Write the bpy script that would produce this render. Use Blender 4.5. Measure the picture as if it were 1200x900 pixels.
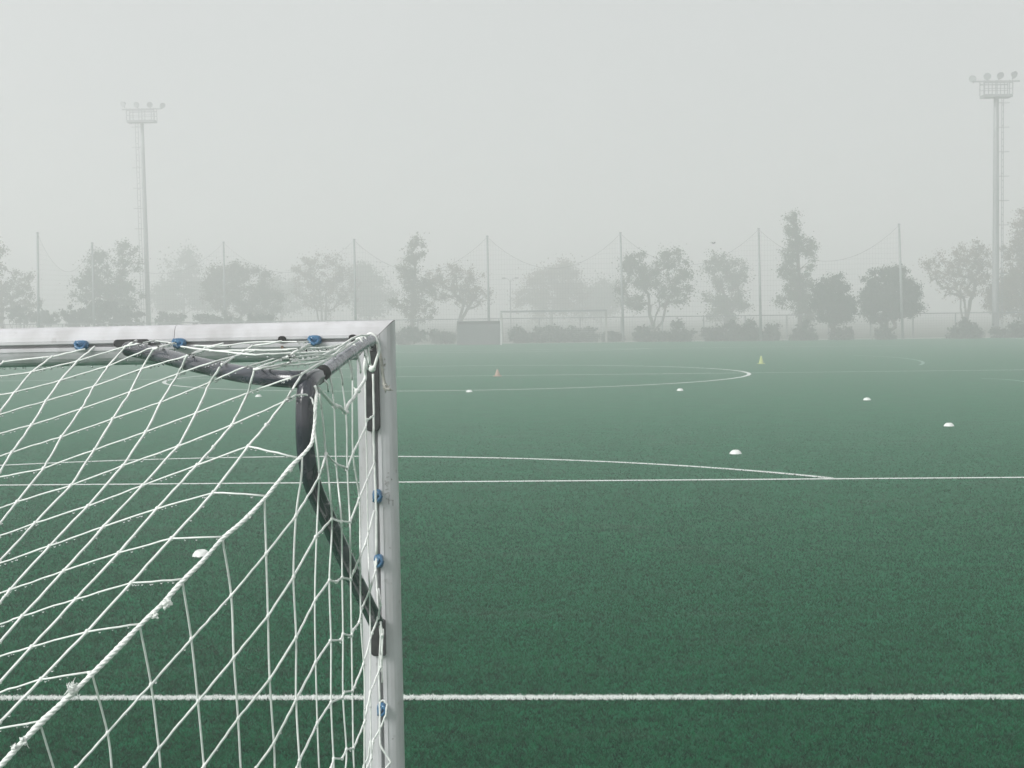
import bpy, math, random
import numpy as np
from mathutils import Vector, Matrix

random.seed(7)
rng = np.random.default_rng(7)
sc = bpy.context.scene
col = sc.collection
for o in list(bpy.data.objects):
    bpy.data.objects.remove(o)

# ------------------------------------------------------------------ camera
F_PX, CAM_H, CAM_BACK = 1886.3, 2.1208, 3.1666          # focal length in px of a 1200 px frame, height, metres behind the goal line
PITCH, YAW, ROLL = 0.0468, -0.0495, -0.0129
fw = np.array([math.sin(YAW)*math.cos(PITCH), math.cos(YAW)*math.cos(PITCH), -math.sin(PITCH)])
rt = np.array([math.cos(YAW), -math.sin(YAW), 0.0])
up = np.cross(rt, fw)
R_ = rt*math.cos(ROLL) + up*math.sin(ROLL)
U_ = -rt*math.sin(ROLL) + up*math.cos(ROLL)
CAM = np.array([0.0, -CAM_BACK, CAM_H])
cam_data = bpy.data.cameras.new('camera')
cam_data.sensor_width = 36
cam_data.lens = 36*F_PX/1200
cam_data.clip_start = 0.05
cam_data.clip_end = 2000
cam = bpy.data.objects.new('camera', cam_data)
col.objects.link(cam)
m3 = Matrix(((R_[0], U_[0], -fw[0]), (R_[1], U_[1], -fw[1]), (R_[2], U_[2], -fw[2])))
cam.matrix_world = Matrix.Translation(Vector(CAM)) @ m3.to_4x4()
sc.camera = cam

# ------------------------------------------------------------------ world, sun, exposure
SUN_EL, SUN_AZ = math.radians(32), math.radians(-130)
world = bpy.data.worlds.new('World')
sc.world = world
world.use_nodes = True
wn, wl = world.node_tree.nodes, world.node_tree.links
wn.clear()
w_out = wn.new('ShaderNodeOutputWorld')
w_bg = wn.new('ShaderNodeBackground')
w_sky = wn.new('ShaderNodeTexSky')
w_sky.sky_type = 'NISHITA'
w_sky.sun_disc = False
w_sky.sun_elevation = SUN_EL
w_sky.sun_rotation = SUN_AZ
w_sky.dust_density = 6
w_hsv = wn.new('ShaderNodeHueSaturation')
w_hsv.inputs['Saturation'].default_value = 0.12
w_mix = wn.new('ShaderNodeMixRGB')                        # a closed, even cloud deck over most of the blue
w_mix.inputs[0].default_value = 0.85
w_mix.inputs[2].default_value = (6.6, 6.75, 6.9, 1)
wl.new(w_sky.outputs[0], w_hsv.inputs['Color'])
wl.new(w_hsv.outputs[0], w_mix.inputs[1])
w_tc = wn.new('ShaderNodeTexCoord')                       # soft unevenness of the cloud deck
w_nz = wn.new('ShaderNodeTexNoise'); w_nz.inputs['Scale'].default_value = 2.2; w_nz.inputs['Detail'].default_value = 3
w_cr = wn.new('ShaderNodeValToRGB')
w_cr.color_ramp.elements[0].position = 0.3; w_cr.color_ramp.elements[0].color = (6.7, 6.8, 6.95, 1)
w_cr.color_ramp.elements[1].position = 0.7; w_cr.color_ramp.elements[1].color = (7.6, 7.65, 7.75, 1)
wl.new(w_tc.outputs['Generated'], w_nz.inputs['Vector']); wl.new(w_nz.outputs['Fac'], w_cr.inputs[0])
wl.new(w_cr.outputs[0], w_mix.inputs[2])
wl.new(w_mix.outputs[0], w_bg.inputs[0])
w_bg.inputs[1].default_value = 0.10
wl.new(w_bg.outputs[0], w_out.inputs[0])

sun_d = bpy.data.lights.new('sun', 'SUN')
sun_d.energy = 4.6
sun_d.angle = math.radians(30)
sun_d.color = (1.0, 0.985, 0.97)
sun = bpy.data.objects.new('sun', sun_d)
col.objects.link(sun)
sd = Vector((math.sin(SUN_AZ)*math.cos(SUN_EL), math.cos(SUN_AZ)*math.cos(SUN_EL), math.sin(SUN_EL)))
sun.rotation_euler = sd.to_track_quat('Z', 'Y').to_euler()

sc.view_settings.view_transform = 'Standard'
sc.view_settings.look = 'None'
sc.view_settings.gamma = 1
sc.view_settings.exposure = 0.0
sc.render.engine = 'CYCLES'
sc.cycles.volume_bounces = 6
sc.cycles.max_bounces = 8
sc.cycles.transmission_bounces = 6

HAZE_DENSITY = 0.0108

# ------------------------------------------------------------------ helpers
def P(px, py, D):
    """point in the place seen at photograph pixel (px, py), D metres deep"""
    return CAM + D*(fw + R_*((px-600)/F_PX) - U_*((py-450)/F_PX))

def proj(p):
    v = np.asarray(p) - CAM
    z = v @ fw
    return 600 + F_PX*(v @ R_)/z, 450 - F_PX*(v @ U_)/z, z

def on_ground(px, D):
    p = P(px, 450, D)
    return np.array([p[0], p[1], 0.0])

def ground_at(px, py):
    r = fw + R_*((px-600)/F_PX) - U_*((py-450)/F_PX)
    return CAM + r*(-CAM[2]/r[2])

def horizon(px):
    return 361.73 - 0.0129*(px-600)

class Geo:
    """collects faces, then links them as ONE mesh object"""
    def __init__(self):
        self.v, self.f, self.n = [], [], 0
    def add(self, verts, faces):
        self.v.append(np.asarray(verts, float))
        self.f += [tuple(i + self.n for i in q) for q in faces]
        self.n += len(verts)
    def box(self, c, s, rot=None):
        c = np.asarray(c, float)
        h = np.asarray(s, float)/2
        p = np.array([[x, y, z] for x in (-1, 1) for y in (-1, 1) for z in (-1, 1)])*h
        if rot is not None:
            p = p @ np.asarray(rot).T
        self.add(p + c, [(0, 1, 3, 2), (4, 6, 7, 5), (0, 4, 5, 1), (2, 3, 7, 6), (0, 2, 6, 4), (1, 5, 7, 3)])
    def tube(self, pts, r, n=6, caps=True, flute=0.0, nflute=8):
        pts = np.asarray(pts, float)
        k = len(pts)
        rr = np.full(k, r) if np.isscalar(r) else np.asarray(r, float)
        t = np.gradient(pts, axis=0)
        t /= np.linalg.norm(t, axis=1)[:, None] + 1e-12
        ref = np.array([0.0, 0, 1]) if abs(t[0][2]) < 0.9 else np.array([1.0, 0, 0])
        a = np.cross(t[0], ref); a /= np.linalg.norm(a)
        ang = np.arange(n)*2*math.pi/n
        rad = 1 + flute*np.cos(nflute*ang)
        V = []
        for i in range(k):
            a = a - t[i]*(a @ t[i]); a /= np.linalg.norm(a) + 1e-12
            b = np.cross(t[i], a)
            V.append(pts[i] + rr[i]*((rad*np.cos(ang))[:, None]*a + (rad*np.sin(ang))[:, None]*b))
        V = np.concatenate(V)
        F = [(i*n+j, i*n+(j+1) % n, (i+1)*n+(j+1) % n, (i+1)*n+j) for i in range(k-1) for j in range(n)]
        if caps:
            F += [tuple(range(n))[::-1], tuple((k-1)*n+j for j in range(n))]
        self.add(V, F)
    def ball(self, c, r, seg=8, rings=5, sc_=(1, 1, 1)):
        V = [(0, 0, 1)]
        for i in range(1, rings):
            a = math.pi*i/rings
            V += [(math.sin(a)*math.cos(2*math.pi*j/seg), math.sin(a)*math.sin(2*math.pi*j/seg), math.cos(a)) for j in range(seg)]
        V.append((0, 0, -1))
        F = [(0, 1+j, 1+(j+1) % seg) for j in range(seg)]
        for i in range(rings-2):
            o = 1+i*seg
            F += [(o+j, o+seg+j, o+seg+(j+1) % seg, o+(j+1) % seg) for j in range(seg)]
        o = 1+(rings-2)*seg
        F += [(o+j, len(V)-1, o+(j+1) % seg) for j in range(seg)]
        self.add(np.array(V)*np.asarray(sc_)*r + np.asarray(c), F)
    def build(self, name, mat, parent=None, smooth=False, **props):
        me = bpy.data.meshes.new(name)
        me.from_pydata(np.concatenate(self.v).tolist(), [], self.f)
        if smooth:
            me.polygons.foreach_set('use_smooth', [True]*len(me.polygons))
        me.materials.append(mat)
        return link(name, me, parent, **props)

def link(name, me, parent=None, **props):
    o = bpy.data.objects.new(name, me)
    col.objects.link(o)
    if parent is not None:
        o.parent = parent
    for k, v in props.items():
        o[k] = v
    return o

def tris_object(name, verts, mat, parent=None, **props):
    """verts (n,3,3): loose triangles, fast path"""
    n = len(verts)
    me = bpy.data.meshes.new(name)
    me.vertices.add(n*3); me.loops.add(n*3); me.polygons.add(n)
    me.vertices.foreach_set('co', np.ascontiguousarray(verts, dtype=np.float32).ravel())
    me.loops.foreach_set('vertex_index', np.arange(n*3, dtype=np.int32))
    me.polygons.foreach_set('loop_start', np.arange(n, dtype=np.int32)*3)
    me.polygons.foreach_set('loop_total', np.full(n, 3, dtype=np.int32))
    me.update(calc_edges=True)
    me.materials.append(mat)
    return link(name, me, parent, **props)

def empty(name, label, cat, loc=(0, 0, 0), group=None):
    o = bpy.data.objects.new(name, None)
    o.empty_display_size = 0.2
    o.location = loc
    col.objects.link(o)
    o['label'] = label; o['category'] = cat
    if group:
        o['group'] = group
    return o

def dup(src, parent, loc=None, **props):
    c = src.copy()
    for k in ('label', 'category', 'group'):
        if k in c and k in props and props[k] is None:
            del c[k]
    col.objects.link(c)
    c.parent = parent
    if loc is not None:
        c.location = loc
    for k, v in props.items():
        if v is not None:
            c[k] = v
    return c

# ------------------------------------------------------------------ materials
def mat(name, color, rough=0.6, metallic=0.0, noise=None, bump=None, color2=None, fac=(0.35, 0.65), coords='Object', stretch=(1, 1, 1), spec=0.5, rough_var=0.0, coat=0.0, transmission=0.0, sheen=0.0):
    m = bpy.data.materials.new(name)
    m.use_nodes = True
    nt = m.node_tree; N, L = nt.nodes, nt.links
    b = N['Principled BSDF']
    b.inputs['Base Color'].default_value = (*color, 1)
    b.inputs['Roughness'].default_value = rough
    b.inputs['Metallic'].default_value = metallic
    b.inputs['Specular IOR Level'].default_value = spec
    b.inputs['Coat Weight'].default_value = coat
    b.inputs['Transmission Weight'].default_value = transmission
    b.inputs['Sheen Weight'].default_value = sheen
    if noise or bump:
        tc = N.new('ShaderNodeTexCoord'); mp = N.new('ShaderNodeMapping')
        mp.inputs['Scale'].default_value = stretch
        L.new(tc.outputs[coords], mp.inputs[0])
    if noise:
        nz = N.new('ShaderNodeTexNoise'); nz.inputs['Scale'].default_value = noise; nz.inputs['Detail'].default_value = 6
        L.new(mp.outputs[0], nz.inputs['Vector'])
        cr = N.new('ShaderNodeValToRGB')
        cr.color_ramp.elements[0].position, cr.color_ramp.elements[1].position = fac
        cr.color_ramp.elements[0].color = (*color, 1)
        cr.color_ramp.elements[1].color = (*(color2 or color), 1)
        L.new(nz.outputs['Fac'], cr.inputs[0]); L.new(cr.outputs[0], b.inputs['Base Color'])
        if rough_var:
            mr = N.new('ShaderNodeMapRange')
            mr.inputs['To Min'].default_value = rough-rough_var; mr.inputs['To Max'].default_value = rough+rough_var
            mr.inputs['From Min'].default_value = 0.3; mr.inputs['From Max'].default_value = 0.7
            L.new(nz.outputs['Fac'], mr.inputs[0]); L.new(mr.outputs[0], b.inputs['Roughness'])
    if bump:
        nb = N.new('ShaderNodeTexNoise'); nb.inputs['Scale'].default_value = bump[0]; nb.inputs['Detail'].default_value = 5
        L.new(mp.outputs[0], nb.inputs['Vector'])
        bp = N.new('ShaderNodeBump'); bp.inputs['Strength'].default_value = bump[1]; bp.inputs['Distance'].default_value = bump[2]
        L.new(nb.outputs['Fac'], bp.inputs['Height']); L.new(bp.outputs[0], b.inputs['Normal'])
    return m

def island_mat(name, c1, c2, rough=0.6, spec=0.3, big=None, translucent=0.0):
    """leaf or blade material: each small face has its own tint"""
    m = bpy.data.materials.new(name)
    m.use_nodes = True
    N, L = m.node_tree.nodes, m.node_tree.links
    b = N['Principled BSDF']
    b.inputs['Roughness'].default_value = rough
    b.inputs['Specular IOR Level'].default_value = spec
    g = N.new('ShaderNodeNewGeometry')
    mx = N.new('ShaderNodeMixRGB')
    mx.inputs[1].default_value = (*c1, 1); mx.inputs[2].default_value = (*c2, 1)
    L.new(g.outputs['Random Per Island'], mx.inputs[0])
    out = mx.outputs[0]
    if big:
        nz = N.new('ShaderNodeTexNoise'); nz.inputs['Scale'].default_value = big[0]; nz.inputs['Detail'].default_value = 4
        tc = N.new('ShaderNodeTexCoord'); L.new(tc.outputs['Object'], nz.inputs['Vector'])
        cr = N.new('ShaderNodeValToRGB'); cr.color_ramp.elements[0].position = big[1]; cr.color_ramp.elements[1].position = big[2]
        L.new(nz.outputs['Fac'], cr.inputs[0])
        m2 = N.new('ShaderNodeMixRGB'); m2.inputs[2].default_value = (*big[3], 1)
        ml = N.new('ShaderNodeMath'); ml.operation = 'MULTIPLY'; ml.inputs[1].default_value = big[4]
        L.new(cr.outputs[0], ml.inputs[0]); L.new(ml.outputs[0], m2.inputs[0]); L.new(out, m2.inputs[1]); out = m2.outputs[0]
    L.new(out, b.inputs['Base Color'])
    return m

# turf: base sheet
def turf_material():
    m = bpy.data.materials.new('artificial_turf')
    m.use_nodes = True
    N, L = m.node_tree.nodes, m.node_tree.links
    b = N['Principled BSDF']
    tc = N.new('ShaderNodeTexCoord')
    def noise(scale, detail=6, stretch=(1, 1, 1), rough=0.6):
        mp = N.new('ShaderNodeMapping'); mp.inputs['Scale'].default_value = stretch
        L.new(tc.outputs['Object'], mp.inputs[0])
        nz = N.new('ShaderNodeTexNoise'); nz.inputs['Scale'].default_value = scale; nz.inputs['Detail'].default_value = detail
        nz.inputs['Roughness'].default_value = rough
        L.new(mp.outputs[0], nz.inputs['Vector'])
        return nz.outputs['Fac']
    def ramp(src, p0, p1, c0, c1):
        r = N.new('ShaderNodeValToRGB'); r.color_ramp.elements[0].position = p0; r.color_ramp.elements[1].position = p1
        r.color_ramp.elements[0].color = (*c0, 1); r.color_ramp.elements[1].color = (*c1, 1)
        L.new(src, r.inputs[0]); return r.outputs[0]
    def mix(f, a, c, mode='MIX'):
        x = N.new('ShaderNodeMixRGB'); x.blend_type = mode
        if isinstance(f, float): x.inputs[0].default_value = f
        else: L.new(f, x.inputs[0])
        L.new(a, x.inputs[1]); L.new(c, x.inputs[2]); return x.outputs[0]
    fine = noise(55, 8, (1.0, 1.0, 1), 0.75)
    c = ramp(fine, 0.36, 0.66, (0.002, 0.070, 0.030), (0.008, 0.190, 0.088))
    mid = noise(2.6, 6, (0.6, 1.6, 1), 0.65)
    cm = ramp(mid, 0.34, 0.68, (0.72, 0.72, 0.72), (1.22, 1.18, 1.15))
    c = mix(1.0, c, cm, 'MULTIPLY')
    scuff = ramp(noise(1.1, 8, (0.5, 1.8, 1), 0.7), 0.53, 0.74, (0, 0, 0), (0.55, 0.55, 0.55))
    brown = N.new('ShaderNodeRGB'); brown.outputs[0].default_value = (0.06, 0.115, 0.080, 1)
    c = mix(scuff, c, brown.outputs[0])
    L.new(c, b.inputs['Base Color'])
    b.inputs['Roughness'].default_value = 0.75
    b.inputs['Specular IOR Level'].default_value = 0.05
    bp = N.new('ShaderNodeBump'); bp.inputs['Strength'].default_value = 0.8; bp.inputs['Distance'].default_value = 0.02
    L.new(noise(70, 6, (1, 1, 1), 0.7), bp.inputs['Height']); L.new(bp.outputs[0], b.inputs['Normal'])
    return m

M_turf = turf_material()
M_line = mat('white_line_pile', (0.62, 0.66, 0.63), 0.8, noise=60, color2=(0.78, 0.80, 0.78), bump=(90, 0.6, 0.01))
M_line_thin = mat('worn_white_line_pile', (0.12, 0.26, 0.19), 0.8, noise=30, color2=(0.22, 0.36, 0.29))
M_blade = island_mat('turf_fibre', (0.001, 0.024, 0.008), (0.002, 0.150, 0.056), 0.9, 0.02, big=(15, 0.42, 0.64, (0.0005, 0.018, 0.008), 0.88))
def add_turf_wear(m):
    """worn, flattened and scuffed areas over the fibres, in metres on the pitch"""
    N, L = m.node_tree.nodes, m.node_tree.links
    b = N['Principled BSDF']
    src = b.inputs['Base Color'].links[0].from_socket
    tc = N.new('ShaderNodeTexCoord')
    def nz(scale, st, d=6):
        mp = N.new('ShaderNodeMapping'); mp.inputs['Scale'].default_value = st
        L.new(tc.outputs['Object'], mp.inputs[0])
        n = N.new('ShaderNodeTexNoise'); n.inputs['Scale'].default_value = scale; n.inputs['Detail'].default_value = d; n.inputs['Roughness'].default_value = 0.65
        L.new(mp.outputs[0], n.inputs['Vector']); return n.outputs['Fac']
    r = N.new('ShaderNodeValToRGB'); r.color_ramp.elements[0].position = 0.32; r.color_ramp.elements[1].position = 0.68
    r.color_ramp.elements[0].color = (0.62, 0.66, 0.66, 1); r.color_ramp.elements[1].color = (1.35, 1.28, 1.25, 1)
    L.new(nz(2.2, (0.5, 1.5, 1)), r.inputs[0])
    mx = N.new('ShaderNodeMixRGB'); mx.blend_type = 'MULTIPLY'; mx.inputs[0].default_value = 1
    L.new(src, mx.inputs[1]); L.new(r.outputs[0], mx.inputs[2])
    r2 = N.new('ShaderNodeValToRGB'); r2.color_ramp.elements[0].position = 0.55; r2.color_ramp.elements[1].position = 0.72
    r2.color_ramp.elements[0].color = (0, 0, 0, 1); r2.color_ramp.elements[1].color = (0.4, 0.4, 0.4, 1)
    L.new(nz(0.9, (0.5, 2.2, 1), 8), r2.inputs[0])
    m2 = N.new('ShaderNodeMixRGB'); m2.inputs[2].default_value = (0.040, 0.070, 0.045, 1)
    L.new(r2.outputs[0], m2.inputs[0]); L.new(mx.outputs[0], m2.inputs[1])
    L.new(m2.outputs[0], b.inputs['Base Color'])
add_turf_wear(M_blade)
M_blade_w = island_mat('white_turf_fibre', (0.62, 0.66, 0.64), (0.86, 0.88, 0.86), 0.6, 0.3)
M_soil = mat('damp_ground', (0.07, 0.075, 0.05), 0.95, noise=0.8, color2=(0.11, 0.11, 0.08), bump=(6, 0.5, 0.05))
M_path = mat('concrete_path', (0.28, 0.27, 0.25), 0.85, noise=2, color2=(0.34, 0.33, 0.31))
M_rope = mat('white_braided_twine', (0.70, 0.74, 0.71), 0.75, noise=60, color2=(0.84, 0.86, 0.83), bump=(900, 0.5, 0.001))
M_rope_dirty = mat('grey_dirty_twine', (0.30, 0.29, 0.26), 0.9, noise=80, color2=(0.48, 0.47, 0.43))
M_rubber = mat('black_wet_coated_tube', (0.016, 0.019, 0.027), 0.27, noise=9, color2=(0.034, 0.040, 0.054), rough_var=0.10, bump=(240, 0.25, 0.001), coat=0.6)
M_tube_grey = mat('grey_wet_steel_tube', (0.10, 0.105, 0.125), 0.24, noise=45, color2=(0.26, 0.27, 0.30), rough_var=0.12, bump=(200, 0.3, 0.001), coat=0.3, fac=(0.4, 0.62))
M_bracket = mat('black_bracket', (0.016, 0.017, 0.018), 0.5, noise=40, color2=(0.04, 0.04, 0.042))
M_dark = mat('dark_gap', (0.012, 0.012, 0.013), 0.9, noise=20, color2=(0.02, 0.02, 0.02))
M_blue = mat('blue_plastic', (0.02, 0.085, 0.18), 0.32, noise=70, color2=(0.05, 0.16, 0.29), coat=0.4)
M_ink = mat('faded_marker_ink', (0.16, 0.16, 0.165), 0.7, noise=300, color2=(0.42, 0.42, 0.42), fac=(0.3, 0.6))
M_water = mat('water', (1, 1, 1), 0.03, transmission=1.0, noise=1, color2=(1, 1, 1))
M_water.node_tree.nodes['Principled BSDF'].inputs['IOR'].default_value = 1.33
M_steel = mat('galvanised_steel', (0.20, 0.21, 0.215), 0.55, 0.4, noise=6, color2=(0.27, 0.275, 0.28))
M_lamp = mat('lamp_housing', (0.10, 0.105, 0.11), 0.5, noise=5, color2=(0.13, 0.135, 0.14))
M_glass = mat('lamp_glass', (0.35, 0.37, 0.38), 0.2, noise=5, color2=(0.40, 0.42, 0.42))
M_bark = mat('bark', (0.075, 0.062, 0.050), 0.9, noise=4, color2=(0.12, 0.10, 0.085), stretch=(1, 1, 0.3))
M_wire = mat('net_cable', (0.08, 0.085, 0.09), 0.7, noise=5, color2=(0.11, 0.11, 0.11))
M_white_pl = mat('white_plastic', (0.80, 0.82, 0.80), 0.45, noise=30, color2=(0.70, 0.72, 0.70))
M_yellow_pl = mat('yellow_plastic', (0.34, 0.42, 0.10), 0.5, noise=30, color2=(0.40, 0.46, 0.14))
M_orange_pl = mat('orange_plastic', (0.32, 0.20, 0.14), 0.5, noise=30, color2=(0.36, 0.24, 0.17))
M_dugout = mat('dark_shelter_panel', (0.05, 0.055, 0.06), 0.5, noise=3, color2=(0.075, 0.08, 0.085))
M_white_paint = mat('white_paint', (0.72, 0.73, 0.73), 0.5, noise=8, color2=(0.62, 0.63, 0.63))
M_bird = mat('dark_feather', (0.03, 0.03, 0.035), 0.8, noise=30, color2=(0.05, 0.05, 0.05))
FOLI = {
    'green': island_mat('green_leaves', (0.030, 0.050, 0.022), (0.085, 0.115, 0.055)),
    'dark': island_mat('dark_evergreen_leaves', (0.014, 0.026, 0.014), (0.045, 0.065, 0.035)),
    'autumn': island_mat('brown_autumn_leaves', (0.080, 0.058, 0.032), (0.165, 0.125, 0.070)),
    'olive': island_mat('olive_leaves', (0.060, 0.060, 0.030), (0.125, 0.120, 0.066)),
    'hedge': island_mat('hedge_leaves', (0.018, 0.026, 0.017), (0.050, 0.062, 0.042)),
}

def white_post_material():
    m = bpy.data.materials.new('white_powder_coat')
    m.use_nodes = True
    N, L = m.node_tree.nodes, m.node_tree.links
    b = N['Principled BSDF']
    tc = N.new('ShaderNodeTexCoord')
    def nz(scale, st, d=6):
        mp = N.new('ShaderNodeMapping'); mp.inputs['Scale'].default_value = st
        L.new(tc.outputs['Object'], mp.inputs[0])
        n = N.new('ShaderNodeTexNoise'); n.inputs['Scale'].default_value = scale; n.inputs['Detail'].default_value = d
        L.new(mp.outputs[0], n.inputs['Vector']); return n.outputs['Fac']
    r = N.new('ShaderNodeValToRGB')
    r.color_ramp.elements[0].position = 0.30; r.color_ramp.elements[1].position = 0.60
    r.color_ramp.elements[0].color = (0.44, 0.44, 0.445, 1); r.color_ramp.elements[1].color = (0.55, 0.555, 0.57, 1)
    L.new(nz(5, (3.0, 3.0, 1.0)), r.inputs[0])
    r2 = N.new('ShaderNodeValToRGB')                        # rub marks and specks
    r2.color_ramp.elements[0].position = 0.66; r2.color_ramp.elements[1].position = 0.74
    r2.color_ramp.elements[0].color = (0, 0, 0, 1); r2.color_ramp.elements[1].color = (0.32, 0.32, 0.32, 1)
    L.new(nz(38, (1, 1, 1), 4), r2.inputs[0])
    mx = N.new('ShaderNodeMixRGB'); mx.inputs[2].default_value = (0.24, 0.235, 0.22, 1)
    L.new(r2.outputs[0], mx.inputs[0]); L.new(r.outputs[0], mx.inputs[1])
    L.new(mx.outputs[0], b.inputs['Base Color'])
    mr = N.new('ShaderNodeMapRange'); mr.inputs['To Min'].default_value = 0.28; mr.inputs['To Max'].default_value = 0.5
    L.new(nz(14, (1, 1, 1)), mr.inputs[0]); L.new(mr.outputs[0], b.inputs['Roughness'])
    bp = N.new('ShaderNodeBump'); bp.inputs['Strength'].default_value = 0.15; bp.inputs['Distance'].default_value = 0.002
    L.new(nz(60, (1, 1, 1)), bp.inputs['Height']); L.new(bp.outputs[0], b.inputs['Normal'])
    b.inputs['Coat Weight'].default_value = 0.2
    return m
M_post = white_post_material()

# ------------------------------------------------------------------ setting: ground, turf, markings
XC, HALF = -4.2318, 47.828           # pitch centre line and half length as measured from the markings
def sheet(name, x0, x1, y0, y1, z, m, kind='structure', sub=1):
    g = Geo()
    g.add([(x0, y0, z), (x1, y0, z), (x1, y1, z), (x0, y1, z)], [(0, 1, 2, 3)])
    return g.build(name, m, kind=kind)
sheet('ground', -420, 420, -420, 420, -0.008, M_soil)
sheet('football_turf', XC-38, XC+38, -12, 2*HALF-1.0, 0.0, M_turf)
sheet('perimeter_path', XC-70, XC+90, 2*HALF-0.9, 2*HALF+2.2, -0.004, M_path)

Z1 = 0.004
W = 0.06
def hline(name, y, x0, x1, m=M_line, W=0.055):
    g = Geo(); g.add([(x0, y-W, Z1), (x1, y-W, Z1), (x1, y+W, Z1), (x0, y+W, Z1)], [(0, 1, 2, 3)])
    return g.build(name, m, kind='structure')
def vline(name, x, y0, y1, m=M_line):
    g = Geo(); g.add([(x-W, y0, Z1), (x+W, y0, Z1), (x+W, y1, Z1), (x-W, y1, Z1)], [(0, 1, 2, 3)])
    return g.build(name, m, kind='structure')
def arcline(name, cx, cy, r, a0, a1, m=M_line, n=96, w=W):
    g = Geo(); V = []
    for i in range(n+1):
        a = a0+(a1-a0)*i/n
        V += [(cx+(r-w)*math.cos(a), cy+(r-w)*math.sin(a), Z1), (cx+(r+w)*math.cos(a), cy+(r+w)*math.sin(a), Z1)]
    g.add(V, [(2*i, 2*i+1, 2*i+3, 2*i+2) for i in range(n)])
    return g.build(name, m, kind='structure')
L2 = 2*HALF
hline('goal_line', 0, XC-29, XC+29)
hline('goal_area_line', 5.5, XC-9.16, XC+9.16, W=0.042)
vline('goal_area_side_line', XC-9.16, W, 5.5-0.043); vline('goal_area_side_line', XC+9.16, W, 5.5-0.043)
hline('penalty_area_line', 16.5, XC-20.16, XC+20.16)
vline('penalty_area_side_line', XC-20.16, W, 16.5-W); vline('penalty_area_side_line', XC+20.16, W, 16.5-W)
a = math.acos(5.5/9.15)-0.004
arcline('penalty_arc', XC-0.02, 11, 9.08, math.pi/2-a+0.014, math.pi/2+a-0.014)
hline('halfway_line', HALF, XC-29, XC+29)
arcline('centre_circle', XC, HALF, 9.15, -0.0+0.01, math.pi-0.01, n=120)
arcline('centre_circle', XC, HALF, 9.15, -math.pi+0.01, -0.01, n=120)
hline('far_penalty_area_line', L2-16.5, XC-20.16, XC+20.16)
arcline('far_penalty_arc', XC, L2-11, 9.15, -math.pi/2-a, -math.pi/2+a)
hline('far_goal_line', L2-1.8, XC-29, XC+29)
vline('touchline', XC-29.1, 0, L2-2); vline('touchline', XC+29.1, 0, L2-2)
# two faint curved markings of the small cross pitches, right of the centre circle
def polyline(name, pix, w=0.06):
    pts = np.array([ground_at(*p) for p in pix])
    n = 24
    tt = np.linspace(0, len(pts)-1, n)
    pts = np.stack([np.interp(tt, range(len(pts)), pts[:, k]) for k in range(3)], 1)
    for _ in range(6):
        pts[1:-1] = (pts[:-2]+2*pts[1:-1]+pts[2:])/4
    t = np.gradient(pts, axis=0); t /= np.linalg.norm(t, axis=1)[:, None]
    nn = np.stack([-t[:, 1], t[:, 0], 0*t[:, 0]], 1)
    V = np.concatenate([pts-nn*w, pts+nn*w]); V[:, 2] = Z1
    g = Geo(); g.add(V, [(i, i+1, n+i+1, n+i) for i in range(n-1)])
    g.build(name, M_line_thin, kind='structure')
polyline('small_pitch_arc', [(1000, 416.5), (1030, 417.6), (1058, 419.4), (1076, 422), (1084, 425), (1078, 428)])
polyline('small_pitch_corner_arc', [(1150, 443.6), (1180, 444.6), (1200, 447), (1222, 451), (1240, 456)])

# turf fibres in the near part of the pitch: geometry, thinning out with distance
def fibres(n, x_margin, d0, d1, only_line, name, m, k=1.0):
    # density ~ 1/D^2 over the wedge in view and a little to its sides
    u = rng.random(n)
    D = 1/(1/d0 - u*(1/d0-1/d1))
    half = 0.33*D + x_margin
    off = (rng.random(n)*2-1)*half
    x = off + math.tan(YAW)*D
    y = D - CAM_BACK
    if only_line:
        y = 5.5 + (rng.random(n)*2-1)*0.044
        D = y + CAM_BACK
        x = (rng.random(n)*2-1)*(0.33*D+x_margin) + math.tan(YAW)*D
        x = np.clip(x, XC-9.16, XC+9.16)
    else:
        keep = (np.abs(y-5.5) > 0.043) & (np.abs(y-16.5) > 0.07) & ((np.abs(np.hypot(x-XC, y-11)-9.15) > 0.07) | (y < 16.5))
        x, y, D = x[keep], y[keep], D[keep]
    n = len(x)
    sc_ = (D/8.0)**0.8
    h = (0.010+0.014*rng.random(n))*k*np.clip((34-D)/18, 0.05, 1)
    w = 0.0028*sc_*(0.7+0.6*rng.random(n))
    th = rng.random(n)*math.pi
    lean = rng.normal(0, 0.014, (n, 2))
    b = np.stack([x, y, np.full(n, 0.0)], 1)
    d = np.stack([np.cos(th)*w, np.sin(th)*w, 0*w], 1)
    tip = b + np.stack([lean[:, 0], lean[:, 1], h], 1)
    tris = np.stack([b-d, b+d, tip], 1)
    return tris_object(name, tris, m, kind='stuff')
fb = fibres(860000, 3.6, 6.0, 34.0, False, 'turf_fibres', M_blade)
fb['label'] = 'short green artificial grass fibres on the near part of the pitch'; fb['category'] = 'grass'
fl = fibres(40000, 3.6, 6.0, 34.0, True, 'line_fibres', M_blade_w, 0.7)
fl['label'] = 'white fibres of the near pitch line'; fl['category'] = 'pitch line'

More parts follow.
